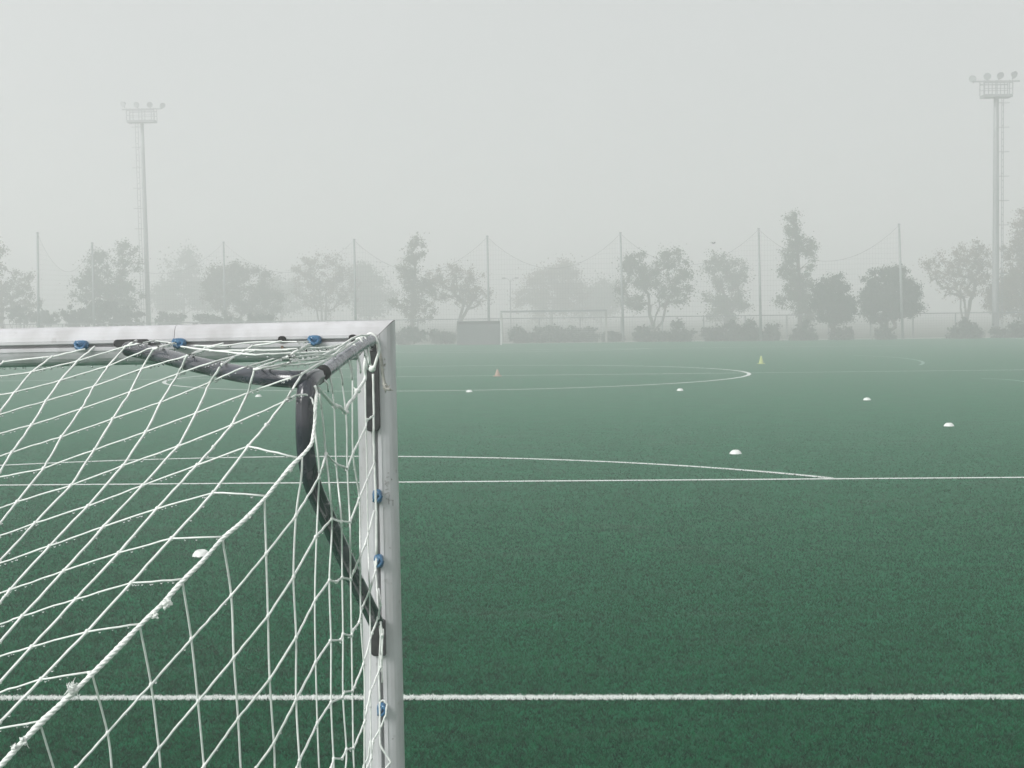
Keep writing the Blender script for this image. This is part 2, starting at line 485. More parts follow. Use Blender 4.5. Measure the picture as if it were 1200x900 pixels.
# ------------------------------------------------------------------ the near goal
D_POST = 4.74
top_c = P(440.5, 398.5, D_POST)       # crossing of post axis and crossbar axis
bot_c = P(451.5, 897, D_POST)
down = (bot_c-top_c); down /= abs(down[2])
base = top_c + down*top_c[2]
left_c = P(0, 408.0, D_POST + 0.02)
bar_dir = left_c-top_c; bar_dir /= np.linalg.norm(bar_dir)
BAR = 6.12
far_top = top_c + bar_dir*BAR
far_base = far_top + down*far_top[2]
goal = empty('football_goal', 'big white metal goal seen from behind with blue net clips, in the left foreground', 'goal', tuple(base))
def goalpart(g, name, m, smooth=False, parent=None, **kw):
    for i, v in enumerate(g.v):
        g.v[i] = v - base
    return g.build(name, m, parent or goal, smooth, **kw)

def profile(n=26):
    """closed section (u across the goal plane, v depth, + = towards the field); groove at the back"""
    U, V = 0.0575, 0.052
    pts = []
    for i in range(n+1):
        t = -math.pi/2 + 0.16 + (2*math.pi-0.32)*i/n
        c, s = math.cos(t), math.sin(t)
        e = 0.80
        pts.append((U*math.copysign(abs(c)**e, c), V*math.copysign(abs(s)**e, s)))
    v0 = pts[0][1]
    ridge = [(-0.0165, v0-0.0005), (-0.0155, v0-0.0025), (-0.0065, v0-0.0025), (-0.0045, v0+0.0005), (-0.0045, v0+0.017), (0.0045, v0+0.017), (0.0045, v0+0.0005), (0.0065, v0-0.0025), (0.0155, v0-0.0025), (0.0165, v0-0.0005)]
    pts = [p for p in pts if abs(p[0]) > 0.019 or p[1] > 0]
    return pts + ridge
def sweep(p0, p1, uvec, miter0, miter1, name, ends=True):
    """section swept from p0 to p1; miter = plane normal at the end (or None)"""
    p0, p1 = np.array(p0), np.array(p1)
    t = (p1-p0)/np.linalg.norm(p1-p0)
    vv = np.cross(t, uvec); vv /= np.linalg.norm(vv)
    if vv[1] < 0: vv = -vv
    prof = profile()
    rings = []
    for p, mn in ((p0, miter0), (p1, miter1)):
        ring = []
        for a_, b_ in prof:
            q = p + uvec*a_ + vv*b_
            if mn is not None:
                s = ((p-q) @ mn)/(t @ mn)
                q = q + t*s
            ring.append(q)
        rings.append(ring)
    n = len(prof)
    g = Geo()
    g.add(rings[0]+rings[1], [(i, (i+1) % n, n+(i+1) % n, n+i) for i in range(n)] + [tuple(range(n))[::-1], tuple(range(n, 2*n))])
    return goalpart(g, name, M_post)
zdir = -down/np.linalg.norm(down)
xdir = -bar_dir                                    # to the right
ydir = np.cross(zdir, xdir)
mit = (zdir + xdir*-1); mit /= np.linalg.norm(mit)   # mitre plane normal at the right corner
mitr = zdir + bar_dir; mitr /= np.linalg.norm(mitr)
n_right = (bar_dir - down/np.linalg.norm(down)*-1)
# the mitre plane at the right corner holds the outer corner (+x,+z) and the inner one (-x,-z)
nr = (xdir - zdir); nr /= np.linalg.norm(nr)
nl = (xdir + zdir); nl /= np.linalg.norm(nl)
gap = 0.0008
sweep(base, top_c - zdir*gap, xdir, None, nr, 'post')
SEAM = np.linalg.norm(P(208, 403, D_POST)-top_c)
sweep(top_c + bar_dir*(gap), top_c + bar_dir*(SEAM-0.0007), zdir, nr, None, 'crossbar', True)
sweep(top_c + bar_dir*(SEAM+0.0007), far_top - bar_dir*gap, zdir, None, nl, 'crossbar')
sweep(far_base, far_top - zdir*gap, xdir, None, nl, 'post')
# mitre joint: dark welded seam, just inside the section
g = Geo()
n_ = len(profile())
ring = []
for a_, b_ in profile():
    q = top_c + xdir*a_*0.992 + ydir*b_*0.992 + zdir*a_*0.992
    ring.append(q)
ring2 = [q + nr*0.0012 for q in ring]; ring1 = [q - nr*0.0012 for q in ring]
g.add(ring1+ring2, [(i, (i+1) % n_, n_+(i+1) % n_, n_+i) for i in range(n_)])
goalpart(g, 'corner_joint', M_dark)
# dark notches in the crossbar groove, screw
def bar_pt(px, off_z=0.0, off_y=-0.054):
    """point on the back of the crossbar at pixel column px"""
    lo, hi = -0.1, 4.0
    for _ in range(40):
        mid_ = (lo+hi)/2
        if proj(top_c + bar_dir*mid_)[0] > px: lo = mid_
        else: hi = mid_
    return top_c + bar_dir*lo + zdir*off_z + ydir*off_y
def post_pt(py, off_x=0.0, off_y=-0.054):
    lo, hi = -0.1, 2.2
    for _ in range(40):
        mid_ = (lo+hi)/2
        if proj(top_c - zdir*mid_)[1] < py: lo = mid_
        else: hi = mid_
    return top_c - zdir*lo + xdir*off_x + ydir*off_y
ROT = np.stack([xdir, ydir, zdir], 1)
def plate(g, c, w, h, t, n=8, rr=0.45):
    """rounded flat plate facing the back of the goal"""
    pts = []
    r = min(w, h)*rr
    for cx, cz, a0 in ((w/2-r, h/2-r, 0), (-w/2+r, h/2-r, math.pi/2), (-w/2+r, -h/2+r, math.pi), (w/2-r, -h/2+r, 1.5*math.pi)):
        for i in range(n+1):
            a_ = a0 + math.pi/2*i/n
            pts.append((cx+r*math.cos(a_), cz+r*math.sin(a_)))
    k = len(pts)
    F = [np.asarray(c)+xdir*p[0]+zdir*p[1]-ydir*t/2 for p in pts]
    F2 = [np.asarray(c)+xdir*p[0]*0.9+zdir*p[1]*0.97-ydir*t for p in pts]
    B = [np.asarray(c)+xdir*p[0]+zdir*p[1]+ydir*t/2 for p in pts]
    g.add(F2+F+B, [tuple(range(k))] + [(k+i, k+(i+1) % k, (i+1) % k, i) for i in range(k)] + [(2*k+i, 2*k+(i+1) % k, k+(i+1) % k, k+i) for i in range(k)])
for px in (334, 416):
    g = Geo(); plate(g, bar_pt(px, 0.006, -0.053), 0.024, 0.020, 0.004)
    goalpart(g, 'groove_notch', M_dark)
g = Geo(); plate(g, bar_pt(334, -0.020, -0.053), 0.008, 0.016, 0.004); goalpart(g, 'screw', mat('rusty_screw', (0.12, 0.07, 0.05), 0.7, noise=200, color2=(0.2, 0.14, 0.1)))

# tubes of the net support
def plane_D(px, py=None):
    a_ = YAW + (px-600)/F_PX
    return 1.151/(0.115-a_)
def roof_D(px, py):
    return 1886*0.521/(py-horizon(px)+169.7)
def smooth_curve(pts, n=8, it=3):
    pts = np.asarray(pts, float)
    out = []
    k = len(pts)
    for i in range(k-1):
        p0, p1, p2, p3 = pts[max(i-1, 0)], pts[i], pts[i+1], pts[min(i+2, k-1)]
        for j in range(n):
            t = j/n
            out.append(0.5*((2*p1)+(-p0+p2)*t+(2*p0-5*p1+4*p2-p3)*t*t+(-p0+3*p1-3*p2+p3)*t**3))
    out.append(pts[-1])
    return np.array(out)
def T3(pix, fD, off=0.0):
    return np.array([P(x, y, fD(x, y)-off) for x, y in pix])
side_pix = [(434, 399), (426, 403), (412, 412), (398, 422), (384, 433), (372, 441)]
side3 = smooth_curve(T3(side_pix, plane_D))
g = Geo(); g.tube(side3, np.linspace(0.0172, 0.0185, len(side3)), 20); goalpart(g, 'side_tube', M_tube_grey, True)
g = Geo(); g.tube(T3([(379, 436.5), (374, 440), (371, 442.5)], plane_D), 0.0203, 20); goalpart(g, 'collar', M_dark, True)
vb_pix = [(373, 441), (366, 444), (360.5, 451), (358, 462), (357, 480), (357, 505), (358.5, 530), (363, 556), (371, 580), (382, 603), (393, 629), (403, 651), (413, 673), (424, 695), (434, 715), (440, 728)]
vb3 = smooth_curve(T3(vb_pix, plane_D))
g = Geo(); g.tube(vb3, np.concatenate([np.linspace(0.0195, 0.0232, 16), np.full(len(vb3)-16, 0.0226)]), 32, flute=0.022, nflute=8); goalpart(g, 'curved_brace', M_rubber, True, label='black brace curving down from the net corner to the post')
hb_pix = [(150, 409), (163, 411), (180, 415), (200, 419.5), (225, 426), (250, 431.5), (275, 437), (300, 441), (325, 443.5), (345, 444.5), (358, 444)]
hb3 = smooth_curve(T3(hb_pix, roof_D))
g = Geo(); g.tube(hb3, 0.0215, 20); goalpart(g, 'curved_brace', M_rubber, True, label='black brace curving from the net corner to the crossbar')
# brackets
g = Geo(); plate(g, post_pt(458, -0.008, -0.060), 0.043, 0.235, 0.010, rr=0.35); goalpart(g, 'bracket', M_bracket, label='long black plate on the back of the post under the corner')
g = Geo(); plate(g, post_pt(743, -0.006, -0.060), 0.043, 0.108, 0.010, rr=0.25); plate(g, post_pt(743, 0.007, -0.068), 0.020, 0.104, 0.012, rr=0.3); goalpart(g, 'bracket', M_bracket, label='short black plate on the post at the foot of the brace')
g = Geo(); plate(g, bar_pt(160, 0.005, -0.055), 0.105, 0.022, 0.008, rr=0.48); goalpart(g, 'bracket', M_bracket, label='flat black plate on the crossbar')
g = Geo(); g.tube([post_pt(397, -0.030, -0.062), post_pt(395, -0.012, -0.070), post_pt(399, 0.004, -0.062)], 0.010, 10); g.ball(post_pt(402, -0.012, -0.072), 0.019, 12, 8); goalpart(g, 'tube_socket', M_bracket, True)

# blue net clips (hooks pushed into the groove)
def clip(c, vertical, flip=1):
    g = Geo()
    along, side = (zdir, xdir) if vertical else (xdir, zdir)
    c = np.asarray(c)
    Rm = np.stack([along, side*flip, -ydir], 1)
    # rounded body
    k = 14
    body = []
    for zz, s in ((-0.004, 1.0), (0.006, 1.0), (0.012, 0.86), (0.015, 0.6)):
        for i in range(k):
            a_ = 2*math.pi*i/k
            x_ = 0.021*s*math.copysign(abs(math.cos(a_))**0.7, math.cos(a_)); y_ = 0.0145*s*math.copysign(abs(math.sin(a_))**0.7, math.sin(a_))
            body.append(c + Rm @ np.array([x_, y_, zz]))
    g.add(body, [(r*k+i, r*k+(i+1) % k, (r+1)*k+(i+1) % k, (r+1)*k+i) for r in range(3) for i in range(k)] + [tuple(3*k+i for i in range(k))])
    hook = [(-0.016, 0.006, 0.012), (-0.010, -0.006, 0.019), (0.0, -0.013, 0.021), (0.011, -0.008, 0.020), (0.016, 0.003, 0.017)]
    g.tube([c + Rm @ np.array(h) for h in hook], [0.0045, 0.0055, 0.0055, 0.005, 0.004], 8)
    g.tube([c + Rm @ np.array(h) for h in [(0.012, -0.006, 0.015), (-0.002, 0.004, 0.019), (-0.014, 0.010, 0.014)]], 0.0042, 8)
    goalpart(g, 'net_clip', M_blue, True)
for px in (102, 215, 372):
    clip(bar_pt(px, 0.002, -0.056), False, 1)
for py in (580, 655, 827):
    clip(post_pt(py, 0.0, -0.056), True, -1)
for d_ in (2.9, 3.5, 4.2, 4.9, 5.5):
    clip(top_c + bar_dir*d_ - ydir*0.056, False, 1)
# faint smudged marker writing on the post (illegible)
g = Geo()
strokes = [[(454, 554), (455.5, 553)], [(452.5, 558.5), (456, 558)], [(451, 562), (452, 566), (455, 563), (455.5, 567)], [(450.8, 566), (454, 569)], [(451.5, 573), (455, 572)], [(451, 578), (455.5, 576), (455.8, 581)],
           [(452, 583), (456, 585), (461, 586)], [(455, 580), (455.5, 590)], [(459.5, 585), (460, 592)], [(462.8, 550), (463.2, 554)], [(457.5, 560), (459, 562)], [(456, 640), (458, 641)], [(459, 862), (461, 861.5)]]
for s in strokes:
    pts = []
    for x, y in s:
        q = post_pt(y, 0, -0.05)
        x0 = proj(q)[0]
        dx = (x-x0)*D_POST/F_PX
        # sit on the curved section
        e = 0.80; uu = min(abs(dx)/0.0575, 0.97)
        vv_ = -0.052*(1-uu**(2/e))**(e/2)
        pts.append(post_pt(y, dx, vv_-0.0006))
    for a_, b_ in zip(pts[:-1], pts[1:]):
        d_ = (b_-a_)/np.linalg.norm(b_-a_); s_ = np.cross(d_, ydir)*0.0018
        g.add([a_-s_, a_+s_, b_+s_*0.7, b_-s_*0.7], [(0, 1, 2, 3)])
goalpart(g, 'marker_scribble', M_ink, label='faded illegible marker scribble on the post', kind='stuff')
# hanging water drops under the crossbar
g = Geo()
for i in range(120):
    d_ = random.uniform(0.9, 2.3) if i < 70 else random.uniform(0.1, 5.9)
    g.ball(top_c + bar_dir*d_ - zdir*0.0595 + ydir*random.uniform(-0.02, 0.006), random.uniform(0.002, 0.004), 6, 4, (1, 1, 1.3))
goalpart(g, 'water_droplets', M_water, True, kind='stuff')

# ------------------------------------------------------------------ the net
net = empty('goal_net', 'white string net with water droplets hanging over the goal corner towards the viewer', 'net', tuple(base))
def netpart(g, name, m=None, smooth=True, **kw):
    for i, v in enumerate(g.v):
        g.v[i] = v - base
    return g.build(name, m or M_rope, net, smooth, **kw)

A_ = P(362, 470, 3.90)                              # net corner under the tube bend
B_ = on_ground(-1180, 2.3) ; B_[2] = 0.02
# direction of the seam rope as seen: through (365,520) and (0,898)
def rope_pt(px, py):
    """depth on the seam rope seen at row py"""
    lo, hi = -0.1, 1.0
    for _ in range(50):
        m_ = (lo+hi)/2
        if proj(A_ + (B_-A_)*m_)[1] < py: lo = m_
        else: hi = m_
    return proj(A_ + (B_-A_)*lo)[2]
C_ = P(150, 408, 4.66)
CB = P(150, 402, 4.68)
n1 = np.cross(A_-C_, B_-A_)
n2 = np.cross(bar_dir, B_-CB)
def ray(px, py):
    return fw + R_*((px-600)/F_PX) - U_*((py-450)/F_PX)
BRX = np.array([0] + [p[0] for p in hb_pix] + [430.0]); BRY = np.array([408] + [p[1] for p in hb_pix] + [400.0])
def net_D(px, py):
    r = ray(px, py)
    d1 = ((C_-CAM) @ n1)/(r @ n1)
    d2 = ((CB-CAM) @ n2)/(r @ n2)
    k = 14.0
    if d1 < 0: d1 = 99
    if d2 < 0: d2 = 99
    d = min(d1, d2) - math.log(1+math.exp(-k*abs(d1-d2)))/k
    if px > 140:
        by = float(np.interp(px, BRX, BRY))
        rd = roof_D(px, py)
        wgt = 1/(1+math.exp((py-by)/4.0))
        d = d*(1-wgt) + rd*wgt
        q = max(0.0, 1-max(0.0, abs(py-by)-10)/8)
        if px < 352:
            d = min(d, (roof_D(px, by)-0.072)*q + d*(1-q))
        if px > 338: d = min(d, plane_D(px)-0.035)
    if py > 505:
        q = max(0.0, 1-abs(px-float(np.interp(py, ROPE_Y, ROPE_X)))/110)
        d = d*(1-q) + rope_pt(px, py)*q
    return min(max(d, 1.7), 4.66)
ROPE_X = [365, 355, 339, 312, 287, 261, 237, 213, 190, 166, 137, 109, 80, 51, 26, 0, -60]
ROPE_Y = [520, 533, 549, 582, 609, 631, 658, 682, 708, 731, 761, 789, 817, 844, 870, 898, 960]
VBX = [p[0] for p in vb_pix]; VBY = [p[1] for p in vb_pix]
def over_brace(x, y, d):
    """a string that crosses the curved brace lies on top of it"""
    if y < 462 or y > 745:
        return d
    cx = float(np.interp(y, VBY, VBX))
    q = max(0.0, 1-max(0.0, abs(x-cx)-17)/12)
    if q <= 0: return d
    return min(d, (plane_D(cx)-0.055)*q + d*(1-q))
def string(pix, fD, r, name='string', knots=True, jit=0.0005, m=None, seg=5, ext=None, **kw):
    pts = np.array([P(x, y, fD(x, y)) for x, y in pix])
    fine = []
    for i in range(len(pts)-1):
        a_, b_ = pix[i], pix[i+1]
        for j in range(seg):
            t = j/seg
            x, y = a_[0]+(b_[0]-a_[0])*t, a_[1]+(b_[1]-a_[1])*t
            p = pts[i]*(1-t)+pts[i+1]*t
            if j:
                q = P(x, y, fD(x, y))
                p = q
            fine.append(p)
    fine.append(pts[-1])
    fine = np.array(fine)
    if ext:
        e0, e1 = ext
        if e0: fine = np.concatenate([[fine[0]+(fine[0]-fine[3])/np.linalg.norm(fine[0]-fine[3])*e0], fine])
        if e1: fine = np.concatenate([fine, [fine[-1]+(fine[-1]-fine[-4])/np.linalg.norm(fine[-1]-fine[-4])*e1]])
        fine[:, 2] = np.maximum(fine[:, 2], 0.01)
    fine = fine + rng.normal(0, jit, fine.shape)
    g = Geo(); g.tube(fine, r*(1+rng.normal(0, 0.05, len(fine))), 6)
    if knots:
        for p in pts[1:-1]:
            g.ball(p, r*(1.65 if p[2] < 1.9 else 1.2), 7, 5, (1, 1, 1.15))
    return netpart(g, name, m, **kw), fine

drops = []          # (point, radius)
def add_drops(fine, per_m, r0=0.0018, r1=0.0036, rad=0.003):
    for a_, b_ in zip(fine[:-1], fine[1:]):
        l = np.linalg.norm(b_-a_)
        if l > 0.5: continue
        for _ in range(rng.poisson(per_m*l)):
            t = rng.random()
            rr = rng.uniform(r0, r1)
            drops.append((a_*(1-t)+b_*t - np.array([0, 0, rad+rr*0.6]), rr))

# strings running down towards the viewer
Alines = [
 [(61, 418), (4, 424), (-30, 450), (-60, 485)],
 [(100, 409), (61, 418), (37, 436), (17, 460), (0, 482), (-22, 515)],
 [(111, 406), (91, 423), (71, 446), (54, 470), (37, 498), (14, 530), (0, 553), (-20, 585)],
 [(160, 399), (147, 406), (127, 429), (110, 453), (96, 479), (72, 512), (51, 549), (20, 588), (0, 613), (-25, 645)],
 [(205, 402), (180, 409), (166, 432), (153, 459), (132, 491), (111, 527), (83, 569), (41, 613), (0, 657), (-35, 696)],
 [(262, 402), (240, 408), (219, 417), (209, 438), (189, 471), (171, 506), (144, 546), (103, 593), (58, 640), (12, 691), (0, 706), (-40, 752)],
 [(330, 400), (295, 406), (260, 427), (246, 448), (230, 484), (209, 523), (167, 569), (122, 617), (75, 669), (26, 722), (0, 752), (-40, 800)],
 [(363, 403), (332, 420), (298, 433), (291, 460), (272, 498), (250, 524), (231, 545), (184, 596), (139, 648), (89, 702), (37, 758), (0, 799), (-40, 843)],
 [(420, 398), (385, 420), (354, 438), (334, 470), (312, 498), (291, 523), (250, 577), (201, 631), (154, 683), (102, 740), (48, 796), (0, 846), (-45, 893)],
]
for i, ln in enumerate(Alines):
    o, fine = string(ln, net_D, 0.0031, ext=(0, 0.9))
    add_drops(fine[:-1], 10, rad=0.0034)
# more of the same beyond the left edge of the view
for k in range(1, 9):
    o, fine = string([(100-53*k-100, 409+k*1.3), (61-53*k-100, 418+k*1.3), (17-53*k-100, 462), (-25-53*k-100, 515)], net_D, 0.0035, knots=False, ext=(0, 1.2))
Blines = [
 [(-60, 450), (0, 441), (37, 436), (91, 423), (147, 406), (180, 399), (207, 403)],
 [(-60, 476), (0, 463), (17, 460), (71, 446), (127, 429), (173, 409), (204, 402)],
 [(-60, 500), (0, 485.5), (54, 470), (110, 453), (166, 432), (219, 417), (252, 406), (300, 401), (361, 400)],
 [(-60, 522), (0, 508), (37, 498), (96, 479), (153, 459), (209, 438), (250, 424), (300, 411), (361, 408), (392, 407)],
 [(-60, 552), (0, 534.5), (14, 530), (72, 512), (132, 491), (189, 471), (246, 448), (283, 431), (320, 421), (370, 416), (394, 417)],
 [(-50, 577), (0, 559), (51, 549), (111, 527), (171, 506), (230, 484), (291, 460), (354, 438)],
 [(-50, 612), (0, 595.5), (20, 588), (83, 569), (144, 546), (209, 523), (272, 498), (334, 470), (347, 463), (358, 462), (366, 468), (367, 474)],
 [(-50, 646), (0, 628), (41, 613), (103, 593), (167, 569), (231, 545), (291, 523), (348, 536)],
 [(-50, 680), (0, 660), (58, 640), (122, 617), (184, 596), (250, 577), (312, 581)],
 [(-50, 714), (0, 695), (12, 691), (75, 669), (139, 648), (201, 631), (261, 629)],
 [(-50, 752), (0, 732), (26, 722), (89, 702), (154, 683), (213, 679)],
 [(-50, 787), (0, 769), (37, 758), (102, 740), (164, 731)],
 [(-50, 829), (0, 811), (48, 796), (109, 787)],
 [(-50, 861), (0, 853.5), (51, 845)],
]
for ln in Blines:
    o, fine = string(ln, net_D, 0.0023, ext=(1.2, 0), knots=False)
    add_drops(fine[1:], 38, rad=0.0026)
# flatter strings over the top of the corner
for ln in ([(207, 404), (250, 406), (330, 400.5), (361, 400), (419, 394)], [(245, 411), (290, 410.5), (339, 410), (383, 407), (410, 402)], [(180, 404.5), (205, 405.5), (240, 410), (300, 416), (350, 413.5), (401, 411)],
           [(301, 431), (340, 428), (371, 425), (390, 420)], [(262, 402), (300, 399), (350, 398.5), (419, 395)]):
    o, fine = string(ln, lambda x, y: roof_D(x, y)-0.022, 0.0029, knots=False)
    add_drops(fine, 40, rad=0.003)

# the thick seam rope
rope_pix = [(369, 452), (371, 462), (369.5, 478), (369, 493), (367, 510), (365, 520), (355, 533), (339, 549), (312, 582), (287, 609), (261, 631), (237, 658), (213, 682), (190, 708), (166, 731), (137, 761), (109, 789), (80, 817), (51, 844), (26, 870), (0, 898), (-60, 960), (-130, 1034)]
def rope_D(x, y):
    if 470 < y < 560: return over_brace(x, y, min(3.90, rope_pt(x, y)))
    d = 3.93 if y < 500 else rope_pt(x, y)
    return min(d, plane_D(x)-0.03) if y < 500 else d
rp = np.array([P(x, y, rope_D(x, y)) for x, y in rope_pix])
rp = smooth_curve(rp, 4)
rp = np.concatenate([rp, [rp[-1]*0.35 + B_*0.65, B_]])
g = Geo()
nn = len(rp)
dist = np.concatenate([[0], np.cumsum(np.linalg.norm(np.diff(rp, axis=0), axis=1))])
ss = np.arange(0.0, dist[-1], 0.006)
core = np.stack([np.interp(ss, dist, rp[:, k]) for k in range(3)], 1)
rad_ = np.interp(ss, [0, 1.2, 3], [0.0040, 0.0066, 0.0072])*(1+0.10*np.sin(ss*31)+0.06*np.sin(ss*77))
tt_ = np.gradient(core, axis=0); tt_ /= np.linalg.norm(tt_, axis=1)[:, None]
u1 = np.cross(tt_, (0, 0, 1)); u1 /= np.linalg.norm(u1, axis=1)[:, None]; u2 = np.cross(tt_, u1)
for k3 in range(3):                       # three strands laid together
    ph_ = ss*150 + k3*2*math.pi/3
    g.tube(core + (rad_*0.5)[:, None]*(np.cos(ph_)[:, None]*u1 + np.sin(ph_)[:, None]*u2), rad_*0.62, 6)
hel = core
for k in range(26):                      # lashings and stray thread
    q = hel[int(len(hel)*(0.25+0.7*k/26))] + rng.normal(0, 0.002, 3)
    g.ball(q, random.uniform(0.0035, 0.006), 6, 5, (1.3, 1, 0.9))
netpart(g, 'seam_rope')
# frayed tufts on the rope
for px, py, s, n in ((84, 808, 0.017, 60), (196, 708, 0.013, 40), (182, 722, 0.008, 18), (28, 868, 0.011, 36), (17, 876, 0.009, 22), (340, 551, 0.007, 18), (292, 604, 0.008, 18)):
    c = P(px, py, rope_D(px, py)-0.006)
    g = Geo()
    for _ in range(n):
        d_ = rng.normal(0, 1, 3); d_ /= np.linalg.norm(d_)
        p1 = c + d_*s*rng.uniform(0.3, 0.62); p2 = p1 + rng.normal(0, s*0.30, 3); p3 = p2 + rng.normal(0, s*0.22, 3)
        g.tube([c+d_*s*0.1, p1, p2, p3], [0.0015, 0.0013, 0.0010, 0.0005], 4)
    for _ in range(9):
        g.ball(c+rng.normal(0, s*0.30, 3), s*rng.uniform(0.2, 0.42), 7, 5)
    netpart(g, 'frayed_tuft')

# upright strings of the side of the net
Vl = {
 1: [(47, 848), (63, 900)],
 2: [(108, 790), (126, 859), (131, 900)],
 3: [(164, 735), (177, 802), (186, 876), (188, 900)],
 4: [(214, 683), (224, 747), (232, 822), (239, 898)],
 5: [(261, 633), (271, 698), (274, 771), (279, 842), (282, 900)],
 6: [(310, 585), (312, 649), (314, 722), (316, 796), (321, 871), (322, 900)],
 7: [(354, 536), (353, 560), (347, 604), (344, 676), (347, 747), (347, 820), (351, 891), (352, 900)],
 8: [(368, 498), (371, 520), (374, 556), (371, 629), (369, 702), (370, 776), (372, 849), (374, 900)],
 9: [(373, 455), (377, 478), (382, 532), (389, 608), (386, 680), (388, 752), (388, 823), (391, 891)],
 10: [(386, 437), (389, 452), (392, 484), (394, 544), (400, 611), (401, 678), (402, 743), (402, 815), (406, 878), (405, 900)],
 11: [(398, 428), (401, 449), (406, 493), (407, 549), (410, 612), (411, 679), (412, 745), (413, 810), (414, 877), (415, 900)],
 12: [(410, 418), (413, 440), (413, 485), (414, 535), (421, 584), (422, 640), (423, 729), (427, 790), (427, 847), (427, 900)],
 13: [(428, 440), (428.5, 493), (430, 540), (431, 620), (433, 693), (434, 745), (434, 811), (435, 889), (435, 900)],
}
def vtop_D(k):
    x, y = Vl[k][0]
    return rope_D(x, y) if k <= 7 else min(plane_D(x)-0.005, 4.60)
VD = {}
for k, ln in Vl.items():
    D0 = vtop_D(k)
    a0 = YAW + (ln[0][0]-600)/F_PX
    ds = []
    for x, y in ln:
        a_ = YAW + (x-600)/F_PX
        ds.append(min(D0 + min(max(D0*a0/a_-D0, 0), 0.35), 4.60, (plane_D(x)-0.032) if 340 < x < 445 and y > 450 else 9))
    VD[k] = ds
    lp = smooth_curve([(x, y, d) for (x, y), d in zip(ln, ds)], 8)
    pts = np.array([P(x, y, over_brace(x, y, d)) for x, y, d in lp])
    d_ = pts[-1]-pts[-2]; d_ /= -d_[2]; d_ = np.clip(d_, -0.25, 0.25); d_[2] = -1
    pts = np.concatenate([pts, [pts[-1]+d_*(pts[-1][2]-0.01)]])
    fine = pts
    g = Geo(); g.tube(fine, 0.0026 if k < 8 else 0.0023, 6)
    netpart(g, 'string')
    add_drops(fine[:-2], 4, rad=0.0026)
def side_D(x, y):
    """depth of the side of the net from its upright strings at row y"""
    xs, ds = [], []
    for k, ln in Vl.items():
        px_ = np.interp(y, [p[1] for p in ln], [p[0] for p in ln])
        dd = np.interp(y, [p[1] for p in ln], VD[k])
        xs.append(px_); ds.append(dd)
    xs.append(442); ds.append(4.62)
    o_ = np.argsort(xs)
    d_ = float(np.interp(x, np.array(xs)[o_], np.array(ds)[o_]))-0.004
    return over_brace(x, y, d_)-0.003
Cl = [
 [(40, 953), (89, 900), (126, 859), (177, 802), (224, 749), (271, 698), (312, 649), (347, 604), (374, 560), (382, 532), (394, 544), (407, 549), (414, 530), (428, 502), (430, 492), (438, 487)],
 [(120, 955), (169, 900), (186, 877), (232, 822), (274, 771), (314, 722), (344, 676), (370, 629), (389, 608), (400, 611), (410, 612), (421, 584), (439, 542)],
 [(195, 950), (239, 898), (279, 842), (316, 796), (347, 747), (370, 702), (386, 680), (394, 682), (401, 677), (411, 679), (415, 669), (428, 638), (439, 598)],
 [(262, 950), (300, 900), (321, 871), (347, 820), (370, 776), (387, 751), (399, 750), (402, 743), (412, 745), (414, 738), (421, 729), (424, 713), (433, 693), (440, 669), (441, 655)],
 [(318, 945), (348, 900), (351, 891), (372, 847), (388, 823), (401, 818), (403, 811), (413, 810), (426, 778), (436, 742), (443, 724), (446, 709), (444, 690)],
 [(370, 930), (388, 900), (391, 889), (401, 889), (406, 878), (414, 877), (427, 847), (434, 811), (446, 782), (448, 744), (446, 728)],
 [(400, 960), (431, 898), (435, 889), (437, 870), (438, 865)],
]
for ln in Cl:
    o, fine = string(ln, side_D, 0.0029, seg=8, jit=0.0004)
    add_drops(fine, 5, rad=0.0033)
# strings on the post and twines round the clips
post_D = lambda x, y: 4.655
for ln, r in (([(437, 438), (438, 470), (438, 505), (438.5, 540), (440, 570), (441, 600), (441, 650)], 0.0034), ([(439, 657), (442, 690), (443, 710), (446, 745), (444, 790), (445, 822)], 0.0028),
              ([(439, 865), (446, 853), (452, 838), (453.5, 825), (450, 821), (445, 822), (445, 843), (445, 866), (446, 874), (458, 893), (453, 899), (450, 906)], 0.003),
              ([(434, 868), (431, 889), (426, 897), (422, 925)], 0.003), ([(449, 737), (448, 760), (448, 800)], 0.0022)):
    string(ln, lambda x, y: 4.625 if not (690 < y < 770 or y < 510) else 4.60, r, knots=False, jit=0.0004)
# loops over the side tube
for x0, y0, x1, y1, k in ((378, 432, 389, 452, 10), (389, 424, 401, 442, 11), (400, 414, 412, 436, 12), (410, 405, 422, 428, 12), (417, 398, 430, 424, 13), (424, 396, 433, 418, 13), (366, 441, 384, 450, 9)):
    D0 = plane_D((x0+x1)/2)
    arc = []
    for i in range(9):
        t = i/8
        x = x0+(x1-x0)*(t**0.8); y = y0 + (y1-y0)*t*t - 4*math.sin(math.pi*min(t*1.3, 1))
        arc.append(P(x, y, D0-0.024-0.006*math.sin(math.pi*t)))
    arc.append(P(x1+0.5, y1+9, D0-0.008))
    g = Geo(); g.tube(smooth_curve(arc, 2), 0.0028, 6); netpart(g, 'string')
# string lying along the top of the side tube
string([(298, 434), (325, 431), (345, 424.5), (368, 420), (372, 419), (393, 410), (405, 402), (412, 397), (422, 393), (432, 393)], lambda x, y: plane_D(x)-0.03 if x > 350 else roof_D(x, y)-0.03, 0.003, knots=False, jit=0.0004)
string([(298, 433), (322, 429), (340, 425), (352, 422), (372, 421), (391, 416), (404, 405)], lambda x, y: (plane_D(x)-0.028) if x > 352 else net_D(x, y)-0.02, 0.0029, knots=False, jit=0.0004)
